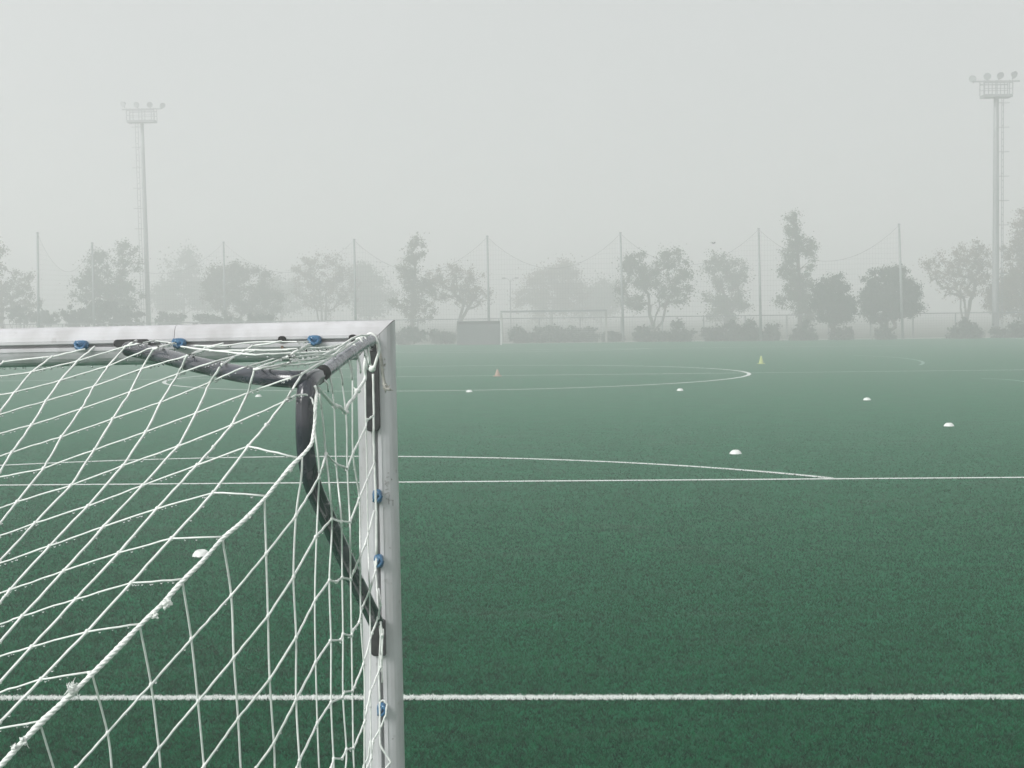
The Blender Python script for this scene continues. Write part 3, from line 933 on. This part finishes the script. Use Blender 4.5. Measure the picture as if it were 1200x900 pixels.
# loose twisted rope swinging under the tube
lp = [(373, 455), (381, 464), (389, 473), (393, 475), (399, 477), (405, 484), (406, 478), (410, 471), (415, 466), (418, 459), (423, 452), (428, 443), (427, 430), (429, 418), (433, 406)]
pts = smooth_curve([P(x, y, min(plane_D(x)-0.02, 4.57)) for x, y in lp], 3)
g = Geo(); g.tube(pts, 0.0046, 7)
hx = smooth_curve(pts, 3); hx = hx + np.stack([0.003*np.cos(np.arange(len(hx))*0.9), 0*np.arange(len(hx)), 0.003*np.sin(np.arange(len(hx))*0.9)], 1)
g.tube(hx, 0.0022, 5)
for q in (P(393, 476, 4.18), P(405, 483, 4.28), P(419, 458, 4.40)):
    g.ball(q, 0.0085, 8, 6, (1.2, 1, 0.9))
    g.tube([q, q+np.array([-0.012, 0, 0.010])], 0.002, 5)
netpart(g, 'loose_rope')
# knotted cord at the corner of post and bar, with dirty tail
cord = [(428, 395), (434, 391), (439, 394), (443, 403), (444, 412), (441, 422), (438, 432)]
g = Geo(); g.tube(smooth_curve([P(x, y, 4.575) for x, y in cord], 4), 0.0042, 7)
g.tube(smooth_curve([P(x, y, 4.57) for x, y in [(420, 397), (428, 393), (436, 397), (442, 401)]], 4), 0.0036, 7)
g.tube(smooth_curve([P(x, y, 4.57) for x, y in [(430, 412), (432, 422), (435, 431)]], 4), 0.0036, 7)
g.ball(P(436, 432.5, 4.57), 0.0095, 9, 6, (1.1, 1, 1)); g.ball(P(438, 430.5, 4.565), 0.006, 8, 6)
netpart(g, 'knotted_cord')
g = Geo(); g.tube(smooth_curve([P(x, y, 4.59) for x, y in [(442, 403), (445, 414), (447, 424), (448, 436), (450, 447), (452, 455), (458, 456.5)]], 4), 0.0045, 7)
for _ in range(14):
    q = P(452+rng.normal(0, 2), 453+rng.normal(0, 2), 4.59); g.tube([q, q+rng.normal(0, 0.006, 3)], 0.0013, 4)
for _ in range(10):
    q = P(449+rng.normal(0, 1), 427+rng.normal(0, 4), 4.59); g.tube([q, q+rng.normal(0, 0.005, 3)], 0.0013, 4)
netpart(g, 'frayed_cord', M_rope_dirty)
# droplets
g = Geo()
for p, r in drops:
    g.ball(p, r, 6, 4, (1, 1, 1.15))
netpart(g, 'water_droplets', M_water, True, kind='stuff')

# ------------------------------------------------------------------ training markers
def disc_cone(px, py, D, label, r=0.088, h=0.048, m=M_white_pl):
    c = ground_at(px, py)
    o = empty('disc_marker', label, 'marker disc', (c[0], c[1], 0), 'white marker discs lying on the pitch')
    g = Geo(); n = 24; V = []
    for rr, zz in ((r, 0.004), (r*0.97, 0.008), (r*0.86, 0.026), (r*0.66, 0.046), (r*0.42, 0.058), (r*0.26, h), (r*0.22, h-0.004), (r*0.24, h-0.02)):
        V += [(rr*math.cos(2*math.pi*i/n), rr*math.sin(2*math.pi*i/n), zz) for i in range(n)]
    g.add(V, [(k*n+i, k*n+(i+1) % n, (k+1)*n+(i+1) % n, (k+1)*n+i) for k in range(7) for i in range(n)])
    g.build('dome', m, o, True)
    return o
disc_cone(550, 459.5, 0, 'white marker disc on the centre circle line, nearest to the goal post')
disc_cone(797, 458, 0, 'white marker disc just below the curved end of the centre circle')
disc_cone(1016, 469, 0, 'white marker disc on plain turf, left of the rightmost disc')
disc_cone(1112, 499.5, 0, 'white marker disc farthest to the right on the pitch', 0.092)
disc_cone(862, 532, 0, 'white marker disc close above the end of the penalty arc', 0.09, 0.055)
disc_cone(236, 652, 0, 'white marker disc behind the net strings, nearest of all', 0.082, 0.030)
disc_cone(303, 465, 0, 'small white marker disc seen through the net just under the black brace')
def cone(px, py, label, m, h=0.34):
    c = ground_at(px, py)
    o = empty('training_cone', label, 'cone', (c[0], c[1], 0))
    g = Geo(); g.box((0, 0, 0.012), (0.26, 0.26, 0.022)); g.build('base', m, o)
    g = Geo(); n = 16; V = []
    for rr, zz in ((0.095, 0.024), (0.085, 0.05), (0.022, h), (0.014, h)):
        V += [(rr*math.cos(2*math.pi*i/n), rr*math.sin(2*math.pi*i/n), zz) for i in range(n)]
    g.add(V, [(k*n+i, k*n+(i+1) % n, (k+1)*n+(i+1) % n, (k+1)*n+i) for k in range(3) for i in range(n)]); g.build('cone', m, o, True)
cone(892, 426.5, 'small yellow green training cone right of the centre circle', M_yellow_pl, 0.30)
cone(583, 441, 'small faint orange training cone inside the centre circle', M_orange_pl, 0.22)

# ------------------------------------------------------------------ floodlight towers
def tower(base_px, base_py, D, top_px, top_py, plat_w, flip, label, lamps, mr=0.23, ls=1.0):
    b = on_ground(base_px, D)
    topw = P(top_px, top_py, D)
    H = topw[2]
    tilt = math.atan2(topw[0]-b[0], H)
    o = empty('floodlight_tower', label, 'floodlight', tuple(b), 'floodlight towers beyond the pitch')
    o.rotation_euler = (0, tilt, -YAW)
    s = D/F_PX
    g = Geo(); g.tube([(0, 0, z) for z in np.linspace(0, H, 8)], np.linspace(mr, mr*0.66, 8), 12); g.build('mast', M_steel, o, True)
    g = Geo(); g.box((0, 0, 0.15), (0.9, 0.9, 0.3)); g.build('footing', M_path, o)
    lx = 0.40*flip
    g = Geo()
    for q in (-0.16, 0.16):
        g.box((lx+q*0.5, q*0.6, H/2), (0.035, 0.035, H))
    for z in np.arange(0.4, H, 0.42):
        g.box((lx, 0, z), (0.05, 0.24, 0.035))
    for z in np.arange(2.4, H, 1.5):
        n = 8
        g.tube([(lx+flip*0.18+0.25*math.cos(2*math.pi*i/n), 0.25*math.sin(2*math.pi*i/n), z) for i in range(n+1)], 0.010, 4)
        g.box((lx/2, 0, z), (abs(lx), 0.04, 0.04))
    g.build('ladder', M_steel, o)
    hw = plat_w/2
    g = Geo(); g.box((0, 0, H+0.08), (plat_w, 1.0, 0.16)); g.build('platform', M_steel, o)
    g = Geo(); ph = 0.86
    for yy in (-0.5, 0.5):
        g.box((0, yy, H+ph), (plat_w, 0.05, 0.07)); g.box((0, yy, H+0.5), (plat_w, 0.03, 0.04))
        for xx in (-hw, -hw+0.25, -0.1, 0.12, hw-0.2, hw):
            g.box((xx*0.985, yy, H+0.15+ph/2), (0.05, 0.05, ph))
    g.build('railing', M_steel, o)
    g = Geo(); g.box((0.0, 0.0, H+1.0), (2.9, 0.09, 0.09)); g.build('lamp_beam', M_steel, o)
    proto = proto_g = None
    for i, (dx, dz, rx, yawl) in enumerate(lamps):
        if proto is None:
            g = Geo(); n = 14; V = []
            for rr, yy in ((0.0, 0.26), (0.09, 0.25), (0.15, 0.16), (0.23, 0.02), (0.25, -0.04), (0.235, -0.045)):
                V += [(rr*math.cos(2*math.pi*k/n), yy, rr*math.sin(2*math.pi*k/n)) for k in range(n)]
            g.add(V, [(q*n+k, q*n+(k+1) % n, (q+1)*n+(k+1) % n, (q+1)*n+k) for q in range(5) for k in range(n)])
            g.box((0, 0.05, -0.24), (0.06, 0.06, 0.2))
            proto = g.build('floodlight', M_lamp, o, True)
            g = Geo(); g.add([(0.235*math.cos(2*math.pi*k/n), -0.04, 0.235*math.sin(2*math.pi*k/n)) for k in range(n)], [tuple(range(n))])
            proto_g = g.build('lens', M_glass, proto)
            l = proto
        else:
            l = dup(proto, o)
            dup(proto_g, l)
        l.location = (dx, 0, H+dz)
        l.rotation_euler = (rx, 0, yawl)
        l.scale = (ls, ls, ls)
    return o
tower(1166.5, 398, 100, 1163.5, 116.5, 1.75, 1, 'tall right floodlight mast with platform and four lamps above the brown trees', [(-1.45, 1.18, 0.5, -0.5), (-0.55, 1.32, 0.5, -0.2), (0.25, 1.36, 0.5, 0.2), (1.12, 1.40, 0.4, 0.6)], 0.235, 0.92)
tower(176, 398, 120, 170.3, 145.5, 2.05, -1, 'tall left floodlight mast with platform and four lamps above the crossbar', [(-1.35, 1.40, 0.4, -0.6), (-0.35, 1.34, 0.5, -0.2), (0.62, 1.32, 0.5, 0.2), (1.55, 1.24, 0.5, 0.6)], 0.20, 0.88)

# ------------------------------------------------------------------ ball stop poles and their sagging net
pole_data = [(46.5, 44, 272, 96), (112, 108, 284, 101), (265, 262, 283, 112), (418, 415, 280, 99), (574, 571, 276, 98), (731, 727, 272, 98), (892, 889, 267, 96), (1058, 1053.5, 262, 95)]
names = ['leftmost thin net pole above the crossbar', 'faint net pole between the leftmost pole and the left floodlight', 'thin net pole above the crossbar among the pale trees', 'thin net pole just left of the goal corner', 'thin net pole rising behind the dark shelter', 'thin net pole left of the many stemmed green tree', 'thin net pole left of the tall poplar', 'rightmost thin net pole in front of the big round evergreen']
tops = []
for (bx, tx, ty, D), nm in zip(pole_data, names):
    b = on_ground(bx, D); t = P(tx, ty, D)
    o = empty('net_pole', nm, 'pole', tuple(b), 'poles of the ball stop net')
    g = Geo(); g.tube([(0, 0, 0), tuple((t-b)*0.5), tuple(t-b)], [0.085, 0.075, 0.06], 10); g.build('shaft', M_steel, o, True)
    g = Geo(); g.box(tuple((t-b)-np.array([0, 0, 0.05])), (0.16, 0.05, 0.05)); g.build('pulley', M_steel, o)
    tops.append(t)
ordp = [0, 2, 3, 4, 5, 6, 7]
for a_, b_ in zip([0, 1, 2, 3, 4, 5, 6], [1, 2, 3, 4, 5, 6, 7]):
    p, q = tops[a_]-np.array([0, 0, .1]), tops[b_]-np.array([0, 0, .1])
    g = Geo()
    n = 16
    c = [p*(1-t)+q*t - np.array([0, 0, 1.0])*4*t*(1-t)*2.0 for t in np.linspace(0, 1, n)]
    g.tube(c, 0.008, 4)
    for i in range(1, n*3):
        t = i/(n*3)
        s = p*(1-t)+q*t; zt = s[2]-8*t*(1-t)
        g.tube([(s[0], s[1], 0.05), (s[0], s[1], zt)], 0.003, 3, caps=False)
    for kz in np.arange(0.3, 6.6, 0.3):
        line = [p*(1-t)+q*t for t in np.linspace(0, 1, n)]
        pts = [(s[0], s[1], min(kz, s[2]-8*t*(1-t))) for s, t in zip(line, np.linspace(0, 1, n))]
        g.tube(pts, 0.003, 3, caps=False)
    where = ['at the far left', 'left of the pale dome shaped tree', 'over the bare multi stemmed tree', 'between goal corner and shelter', 'above the far goal', 'across the many stemmed green tree', 'between the green tree and the evergreens'][a_]
    g.build('ball_stop_net', M_wire, label='faint sagging ball stop net '+where, category='net', group='ball stop nets strung between the poles')

# thin street lamp by the far goal
b = on_ground(599.5, 140)
o = empty('street_lamp', 'thin double armed lamp post behind the far goal', 'street lamp', tuple(b))
h_ = P(600, 328, 140)[2]
g = Geo(); g.tube([(0, 0, 0), (0, 0, h_)], [0.07, 0.045], 8); g.build('pole', M_steel, o)
for sx in (-1, 1):
    g = Geo(); g.tube([(0, 0, h_-0.25), (sx*0.2, 0, h_+0.08), (sx*0.4, 0, h_+0.15)], 0.025, 6); g.build('arm', M_steel, o)
    g = Geo(); g.ball((sx*0.55, 0, h_+0.15), 0.16, 10, 6, (1.3, 0.8, 0.45)); g.build('lamp_head', M_lamp, o, True)

# ------------------------------------------------------------------ far goal, shelter, fence
DG = 98.0
gl = on_ground(588.5, DG); gr = on_ground(711, DG)
gtop = P(588, 366.5, DG)[2]
o = empty('far_goal', 'far white goal frame at the other end of the pitch', 'goal', tuple(gl))
dv = gr-gl
for q, nm in ((np.zeros(3), 'post'), (dv, 'post')):
    g = Geo(); g.box(q+np.array([0, 0, gtop/2]), (0.12, 0.12, gtop)); g.build(nm, M_path, o)
g = Geo(); g.box(dv/2+np.array([0, 0, gtop+0.061]), (np.linalg.norm(dv)+0.12, 0.12, 0.12)); g.build('crossbar', M_steel, o)
for q in (np.zeros(3), dv):
    g = Geo(); g.tube([q+np.array([0, 0, gtop]), q+np.array([0, 0.7, gtop-0.1]), q+np.array([0, 1.5, 0.05])], 0.03, 6); g.build('stanchion', M_steel, o)
g = Geo()
for t in np.linspace(0, 1, 56):
    q = dv*t; g.tube([q+np.array([0, 0.06, gtop]), q+np.array([0, 0.8, gtop-0.25]), q+np.array([0, 1.4, 0.05])], 0.003, 3, caps=False)
for z in np.linspace(0.05, gtop, 16):
    yy = 0.06 + (1.34)*(1-z/gtop); g.tube([np.array([0, yy, z]), dv+np.array([0, yy, z])], 0.003, 3, caps=False)
g.build('net', M_rope, o)

b = on_ground(562, 95.5)
o = empty('team_shelter', 'dark boxy team shelter left of the far goal', 'dugout', tuple(b))
o.rotation_euler = (0, 0, -YAW)
w_, hh = 51*95.5/F_PX, 1.42
g = Geo()
sec = [(1.1, 0.0), (1.1, 1.0), (0.95, 1.25), (0.7, 1.38), (-0.35, 1.42), (-0.42, 1.39)]
V = [(sx*w_/2, y_, z_) for sx in (-1, 1) for y_, z_ in sec]; k = len(sec)
g.add(V, [(i, i+1, k+i+1, k+i) for i in range(k-1)]); g.build('shell', M_dugout, o)
for sx in (-1, 1):
    g = Geo(); q = [(y_, z_) for y_, z_ in sec] + [(-0.42, 0.0)]
    V = [(sx*(w_/2-0.01), y_, z_) for y_, z_ in q] + [(sx*(w_/2-0.05), y_, z_) for y_, z_ in q]; k = len(q)
    g.add(V, [tuple(range(k)), tuple(range(k, 2*k))] + [(i, (i+1) % k, k+(i+1) % k, k+i) for i in range(k)]); g.build('side_panel', M_dugout, o)
g = Geo(); g.box((0, -0.41, 0.62), (w_-0.12, 0.04, 1.2)); g.build('front_cover', M_dugout, o)
g = Geo(); g.box((w_/2+0.02, -0.45, 0.7), (0.07, 0.05, 1.44)); g.build('edge_trim', M_white_paint, o)
g = Geo(); g.box((0, 0.6, 0.42), (w_-0.3, 0.35, 0.05)); g.build('bench', M_white_pl, o)

o = empty('perimeter_fence', 'low mesh fence with top rail running behind the far bushes', 'fence', tuple(on_ground(600, 101)))
fo = np.array(on_ground(600, 101))
f0, f1 = on_ground(-60, 104), on_ground(1270, 98)
zr = 1.50
g = Geo(); g.tube([f0-fo+np.array([0, 0, zr]), f1-fo+np.array([0, 0, zr])], 0.035, 6); g.build('top_rail', M_steel, o)
gp = Geo(); gp.box((0, 0, zr/2), (0.07, 0.07, zr)); pr = gp.build('fence_post', M_steel, o)
for i in range(29):
    t = i/28
    q = f0*(1-t)+f1*t-fo
    if i == 0: pr.location = q
    else: dup(pr, o, q)
g = Geo()
Lf = np.linalg.norm(f1-f0); k = int(Lf/0.16)
for i in range(k):
    t = i/k; q = f0*(1-t)+f1*t-fo; g.tube([q+np.array([0, 0, 0.05]), q+np.array([0, 0, zr])], 0.004, 3, caps=False)
for z in np.arange(0.1, zr, 0.16):
    g.tube([f0-fo+np.array([0, 0, z]), f1-fo+np.array([0, 0, z])], 0.004, 3, caps=False)
g.build('mesh_wire', M_steel, o, kind='stuff')

# ------------------------------------------------------------------ trees and shrubs
def leaf_tris(centers, radii, per, size):
    n = int(per.sum())
    idx = np.repeat(np.arange(len(centers)), per)
    d = rng.normal(0, 1, (n, 3)); d /= np.linalg.norm(d, axis=1)[:, None]
    rr = radii[idx]*np.minimum(np.abs(rng.normal(0, 0.55, n)), 1.25)
    c = centers[idx] + d*rr[:, None]*np.array([1, 1, 0.8])
    a1 = rng.normal(0, 1, (n, 3)); a1 /= np.linalg.norm(a1, axis=1)[:, None]
    a2 = np.cross(a1, rng.normal(0, 1, (n, 3))); a2 /= np.linalg.norm(a2, axis=1)[:, None]
    s = size*(0.6+0.8*rng.random(n))[:, None]
    return np.stack([c-a1*s*0.5, c+a1*s*0.5, c+a2*s*0.95], 1)
def lobes_to_clusters(lobes, D, nclus, shell=0.55):
    """lobes in picture pixels at distance D -> cluster centres in the place"""
    s = D/F_PX
    vol = np.array([rx*rx*ry for _, _, rx, ry in lobes], float)
    pick = rng.choice(len(lobes), nclus, p=vol**0.62/(vol**0.62).sum())
    out = []
    for k in pick:
        lx, ly, rx, ry = lobes[k]
        c = P(lx, ly, D)
        d = rng.normal(0, 1, 3); d /= np.linalg.norm(d)
        r = shell + (1-shell)*rng.random() if rng.random() < 0.6 else rng.random()**0.5
        out.append(c + d*r*np.array([rx*s, max(min(rx*s, 2.6), 0.3), ry*s])*0.92)
    return np.array(out)
def skeleton(base_, clusters, r0, fork, stems=1):
    """trunk and limbs grown towards the leaf clusters; returns tubes"""
    nodes = [np.array(base_)]; parent = [-1]
    zmin = clusters[:, 2].min()
    for s in range(stems):
        prev = 0
        cx = clusters.mean(0)
        tgt = cx.copy()
        if stems > 1:
            tgt = clusters[rng.integers(len(clusters))]*0.6 + cx*0.4
        hgt = base_[2] + (clusters[:, 2].max()-base_[2])*fork
        for k in range(1, 6):
            t = k/5
            p = nodes[0]*(1-t) + np.array([tgt[0], tgt[1], hgt])*t
            p = p + rng.normal(0, 0.07, 3)*np.array([1, 1, 0.2]); p[2] = base_[2] + (hgt-base_[2])*t
            nodes.append(p); parent.append(prev); prev = len(nodes)-1
    order = np.argsort(np.linalg.norm(clusters-np.array(nodes[-1]), axis=1))
    for i in order:
        c = clusters[i]
        arr = np.array(nodes[1:] if len(nodes) > 1 else nodes)
        cost = np.linalg.norm(arr-c, axis=1) + 2.0*np.maximum(arr[:, 2]-c[2]+0.2, 0)
        j = int(np.argmin(cost)) + 1
        m_ = (nodes[j]+c)/2 + rng.normal(0, 0.10, 3) + np.array([0, 0, 0.05])
        nodes.append(m_); parent.append(j)
        nodes.append(c); parent.append(len(nodes)-2)
    cnt = np.ones(len(nodes))
    for i in range(len(nodes)-1, 0, -1):
        cnt[parent[i]] += cnt[i]
    rad = r0*(cnt/cnt[0])**0.42
    rad = np.maximum(rad, 0.012)
    g = Geo()
    for i in range(1, len(nodes)):
        pr_ = parent[i]
        g.tube([nodes[pr_], nodes[i]], [min(rad[pr_], rad[i]*1.5), rad[i]], 5 if rad[i] > 0.03 else 4, caps=False)
    return g
def tree(name, label, base_px, D, lobes, kind, nclus=70, leaves=60, size=0.17, crad=0.38, r0=0.16, fork=0.55, stems=1, dead=0.0):
    b = on_ground(base_px, D)
    cl = lobes_to_clusters(lobes, D, nclus)
    cl[:, 2] = np.maximum(cl[:, 2], 0.5)
    o = empty(name, label, 'tree', tuple(b), 'trees beyond the far end of the pitch')
    g = skeleton(b, cl, r0, fork, stems)
    for i, v in enumerate(g.v): g.v[i] = v-b
    g.build('trunk', M_bark, o)
    per = np.maximum((leaves*1.7*rng.uniform(0.3, 1.6, nclus)*(rng.random(nclus) > dead)).astype(int), 0)
    ds = D/103
    rad = crad*ds*1.5*rng.uniform(0.5, 1.5, nclus)
    size = size*0.60*ds
    r0 = r0
    tris_object('crown', leaf_tris(cl, rad, per, size)-b, FOLI[kind], o)
    return o
tree('broadleaf_tree', 'half bare tree cut by the left edge of the photo', 6, 118, [(-8, 305, 22, 30), (10, 335, 38, 24), (-20, 345, 35, 26), (28, 352, 28, 14)], 'olive', 120, 60, dead=0.1)
tree('broadleaf_tree', 'two lobed tree just left of the left floodlight mast', 140, 118, [(122, 318, 30, 32), (150, 302, 16, 26), (140, 345, 36, 24), (100, 340, 20, 20)], 'green', 130, 75)
tree('broadleaf_tree', 'very pale tree just right of the left floodlight mast', 214, 175, [(214, 322, 28, 30), (196, 348, 24, 22), (238, 345, 24, 24)], 'green', 90, 90, 0.22, 0.5)
tree('dome_tree', 'dome shaped olive tree above the middle of the crossbar', 285, 128, [(285, 345, 46, 38), (258, 340, 28, 30), (312, 352, 24, 28), (275, 325, 24, 16)], 'olive', 170, 95, fork=0.35)
tree('broadleaf_tree', 'pale tree with bare upright stems left of the fourth net pole', 382, 140, [(380, 318, 40, 26), (360, 335, 24, 26), (405, 335, 24, 26), (382, 350, 34, 22)], 'autumn', 170, 40, size=0.15, stems=4, fork=0.5, dead=0.12)
tree('broadleaf_tree', 'very pale tree right behind the goal corner', 436, 170, [(436, 345, 30, 30), (425, 325, 14, 18)], 'green', 80, 80, 0.22, 0.5)
tree('slender_tree', 'slender open tree with pointed top right of the goal corner', 484, 116, [(486, 283, 8, 12), (487, 298, 18, 14), (482, 318, 24, 16), (490, 338, 28, 16), (476, 352, 22, 14), (492, 365, 24, 16)], 'olive', 105, 60, dead=0.12, fork=0.85)
tree('vase_tree', 'vase shaped tree with forked trunk left of the dark shelter', 534, 122, [(534, 322, 36, 15), (515, 335, 26, 18), (558, 338, 22, 22), (540, 345, 24, 14)], 'autumn', 120, 42, size=0.15, stems=2, fork=0.5, dead=0.15)
tree('broadleaf_tree', 'pale rounded tree behind the far goal', 646, 160, [(646, 338, 38, 30), (660, 320, 22, 14), (625, 350, 24, 28), (670, 350, 24, 26)], 'autumn', 150, 70, 0.18, 0.48)
tree('broadleaf_tree', 'very pale low tree right of the far goal', 706, 175, [(706, 350, 26, 24), (690, 362, 20, 16)], 'green', 60, 80, 0.22, 0.5)
tree('broadleaf_tree', 'many stemmed green tree with wide gappy crown right of the sixth net pole', 766, 110, [(748, 308, 20, 18), (735, 330, 16, 22), (785, 304, 20, 16), (800, 325, 16, 22), (765, 330, 26, 20), (788, 348, 22, 14), (745, 352, 20, 12)], 'green', 150, 62, stems=4, fork=0.45, dead=0.08)
tree('broadleaf_tree', 'soft green tree between the many stemmed tree and the seventh net pole', 850, 124, [(840, 312, 20, 16), (862, 318, 20, 18), (850, 340, 34, 24), (850, 362, 28, 18)], 'green', 140, 60, stems=3, fork=0.45, dead=0.08)
tree('poplar_tree', 'tallest tree, a ragged pointed poplar', 937, 108, [(928, 258, 6, 16), (928, 268, 9, 18), (930, 280, 12, 18), (928, 298, 16, 16), (944, 290, 8, 18), (930, 318, 22, 16), (951, 298, 5, 18), (938, 338, 24, 18), (925, 350, 20, 14), (945, 362, 20, 18)], 'green', 190, 70, size=0.15, crad=0.3, fork=0.9)
tree('round_evergreen_tree', 'smaller of the two dense round evergreens, touching the poplar', 976, 98.5, [(976, 343, 25, 25), (970, 360, 22, 20), (985, 362, 20, 20)], 'dark', 190, 120, size=0.16, crad=0.3, stems=1, fork=0.3)
tree('round_evergreen_tree', 'larger of the two dense round evergreens, behind the rightmost net pole', 1040, 98, [(1042, 340, 36, 34), (1030, 358, 26, 22), (1060, 355, 22, 24)], 'dark', 270, 120, size=0.16, crad=0.3, stems=3, fork=0.3)
tree('broadleaf_tree', 'brownish open tree with forked trunk left of the right floodlight mast', 1131, 116, [(1128, 300, 30, 22), (1105, 315, 24, 24), (1148, 312, 20, 28), (1125, 335, 34, 18)], 'autumn', 150, 42, size=0.15, stems=3, fork=0.45, dead=0.1)
tree('broadleaf_tree', 'brownish tree cut by the right edge of the photo', 1196, 116, [(1198, 270, 14, 28), (1184, 310, 18, 32), (1212, 300, 22, 45), (1190, 345, 34, 30), (1175, 350, 22, 26), (1225, 345, 30, 30)], 'autumn', 300, 100, size=0.16, stems=2, fork=0.5)
tree('broadleaf_tree', 'very pale tree between the two masts, left of the pale dome tree', 330, 180, [(330, 345, 26, 26)], 'green', 50, 80, 0.22, 0.5)

def shrub(label, lobes, D, kind='hedge', nclus=60, leaves=80, size=0.13, crad=0.26):
    bx = sum(l[0] for l in lobes)/len(lobes)
    b = on_ground(bx, D)
    o = empty('shrub', label, 'shrub', tuple(b), 'dark shrubs along the far edge of the pitch')
    cl = lobes_to_clusters(lobes, D, nclus, 0.4)
    cl[:, 2] = np.abs(cl[:, 2]-0.05)+0.05
    g = Geo()
    for c in cl[::4]:
        g.tube([b-b+np.array([rng.normal(0, 0.15)+(c[0]-b[0])*0.6, rng.normal(0, 0.1), 0]), (c-b)*np.array([0.9, 0.7, 0.6]), c-b], [0.03, 0.02, 0.008], 4, caps=False)
    g.build('stems', M_bark, o)
    per = np.maximum((leaves*rng.uniform(0.5, 1.4, nclus)).astype(int), 4)
    tris_object('foliage', leaf_tris(cl, crad*rng.uniform(0.7, 1.3, nclus), per, size)-b, FOLI[kind], o)
SH = [
 ('dark shrub right beside the goal corner', [(484, 393, 18, 12), (470, 396, 12, 9)], 98),
 ('low shrub under the forked tree, left of the shelter', [(515, 395, 15, 9), (528, 397, 10, 7)], 98),
 ('low shrub just right of the white edge of the shelter', [(606, 392, 12, 9), (612, 397, 10, 7)], 99),
 ('wide dark shrub behind the far goal, left part', [(635, 394, 20, 11), (650, 392, 18, 12)], 99.5),
 ('wide dark shrub behind the far goal, right part', [(665, 393, 22, 13), (682, 394, 14, 12), (692, 393, 10, 10)], 99.5),
 ('low shrub left of the sixth net pole', [(718, 396, 13, 8)], 99),
 ('shrub at the foot of the many stemmed tree', [(757, 393, 16, 11), (768, 395, 10, 9)], 97.5),
 ('tallest round dark shrub right of the many stemmed tree', [(797, 389, 16, 14), (788, 395, 12, 9), (805, 396, 8, 9)], 97),
 ('broad shrub under the soft green tree', [(835, 393, 18, 10), (855, 388, 16, 12), (846, 396, 20, 8)], 97),
 ('dense shrub left of the seventh net pole', [(880, 387, 14, 14), (872, 395, 16, 9)], 96.5),
 ('rounded shrub right of the seventh net pole', [(905, 390, 16, 11), (896, 396, 12, 8)], 96.5),
 ('conical shrub at the foot of the poplar', [(941, 390, 13, 12), (942, 397, 18, 7), (941, 384, 7, 7)], 96),
 ('conical shrub below the smaller round evergreen', [(988, 391, 14, 12), (990, 397, 18, 6)], 96),
 ('shrub below the larger round evergreen', [(1035, 392, 10, 11), (1037, 397, 14, 6)], 95.5),
 ('neat shrub below the brownish open tree', [(1130, 386, 18, 13), (1122, 392, 16, 9), (1142, 391, 12, 9)], 95.5),
 ('shrub at the foot of the right floodlight mast', [(1168, 393, 10, 8), (1190, 388, 16, 12)], 96),
 ('long shrub above the crossbar left of the left mast', [(90, 372, 24, 16), (120, 366, 30, 18), (148, 372, 22, 16)], 108),
 ('long pale shrub above the crossbar near the left edge', [(20, 370, 30, 12), (50, 374, 20, 10)], 112),
 ('shrub above the crossbar below the pale dome tree', [(250, 378, 30, 14), (300, 378, 26, 14)], 108),
 ('shrub above the crossbar right of the left mast', [(200, 376, 20, 12)], 114),
]
for lb, lobes, D in SH:
    shrub(lb, lobes, D, nclus=max(40, int(sum(l[2]*l[3] for l in lobes)/7)))

# a bird over the green tree
b = P(836, 285, 80)
o = empty('bird', 'small dark bird flying above the soft green tree', 'bird', tuple(b))
g = Geo(); g.ball((0, 0, 0), 0.09, 10, 6, (2.0, 0.8, 0.7)); g.ball((0.2, 0, 0.03), 0.05, 8, 6)
g.add([(-0.15, -0.03, 0), (-0.15, 0.03, 0), (-0.36, 0.06, 0.0), (-0.36, -0.06, 0.0), (-0.25, 0, 0.02)], [(0, 1, 4), (1, 2, 4), (2, 3, 4), (3, 0, 4)])
g.build('body', M_bird, o, True)
for sy in (-1, 1):
    g = Geo()
    g.add([(0.08, sy*0.05, 0.02), (-0.09, sy*0.05, 0.02), (0.06, sy*0.26, 0.13), (-0.07, sy*0.26, 0.12), (-0.08, sy*0.5, 0.06), (0.0, sy*0.3, 0.135)], [(0, 2, 5), (0, 5, 3, 1), (2, 4, 5), (5, 4, 3)])
    g.build('wing', M_bird, o)
o.rotation_euler = (0, 0, 0.6)
o.scale = (0.5, 0.5, 0.5)

# ------------------------------------------------------------------ haze
g = Geo(); g.box((0, 0, 10.5), (900, 900, 23))
mh = bpy.data.materials.new('fog')
mh.use_nodes = True
N, L = mh.node_tree.nodes, mh.node_tree.links
N.remove(N['Principled BSDF'])
pv = N.new('ShaderNodeVolumePrincipled')
pv.inputs['Color'].default_value = (0.999, 0.9965, 0.999, 1)
pv.inputs['Anisotropy'].default_value = 0.25
pv.inputs['Density'].default_value = HAZE_DENSITY
L.new(pv.outputs[0], N['Material Output'].inputs['Volume'])
g.build('haze', mh, kind='stuff')
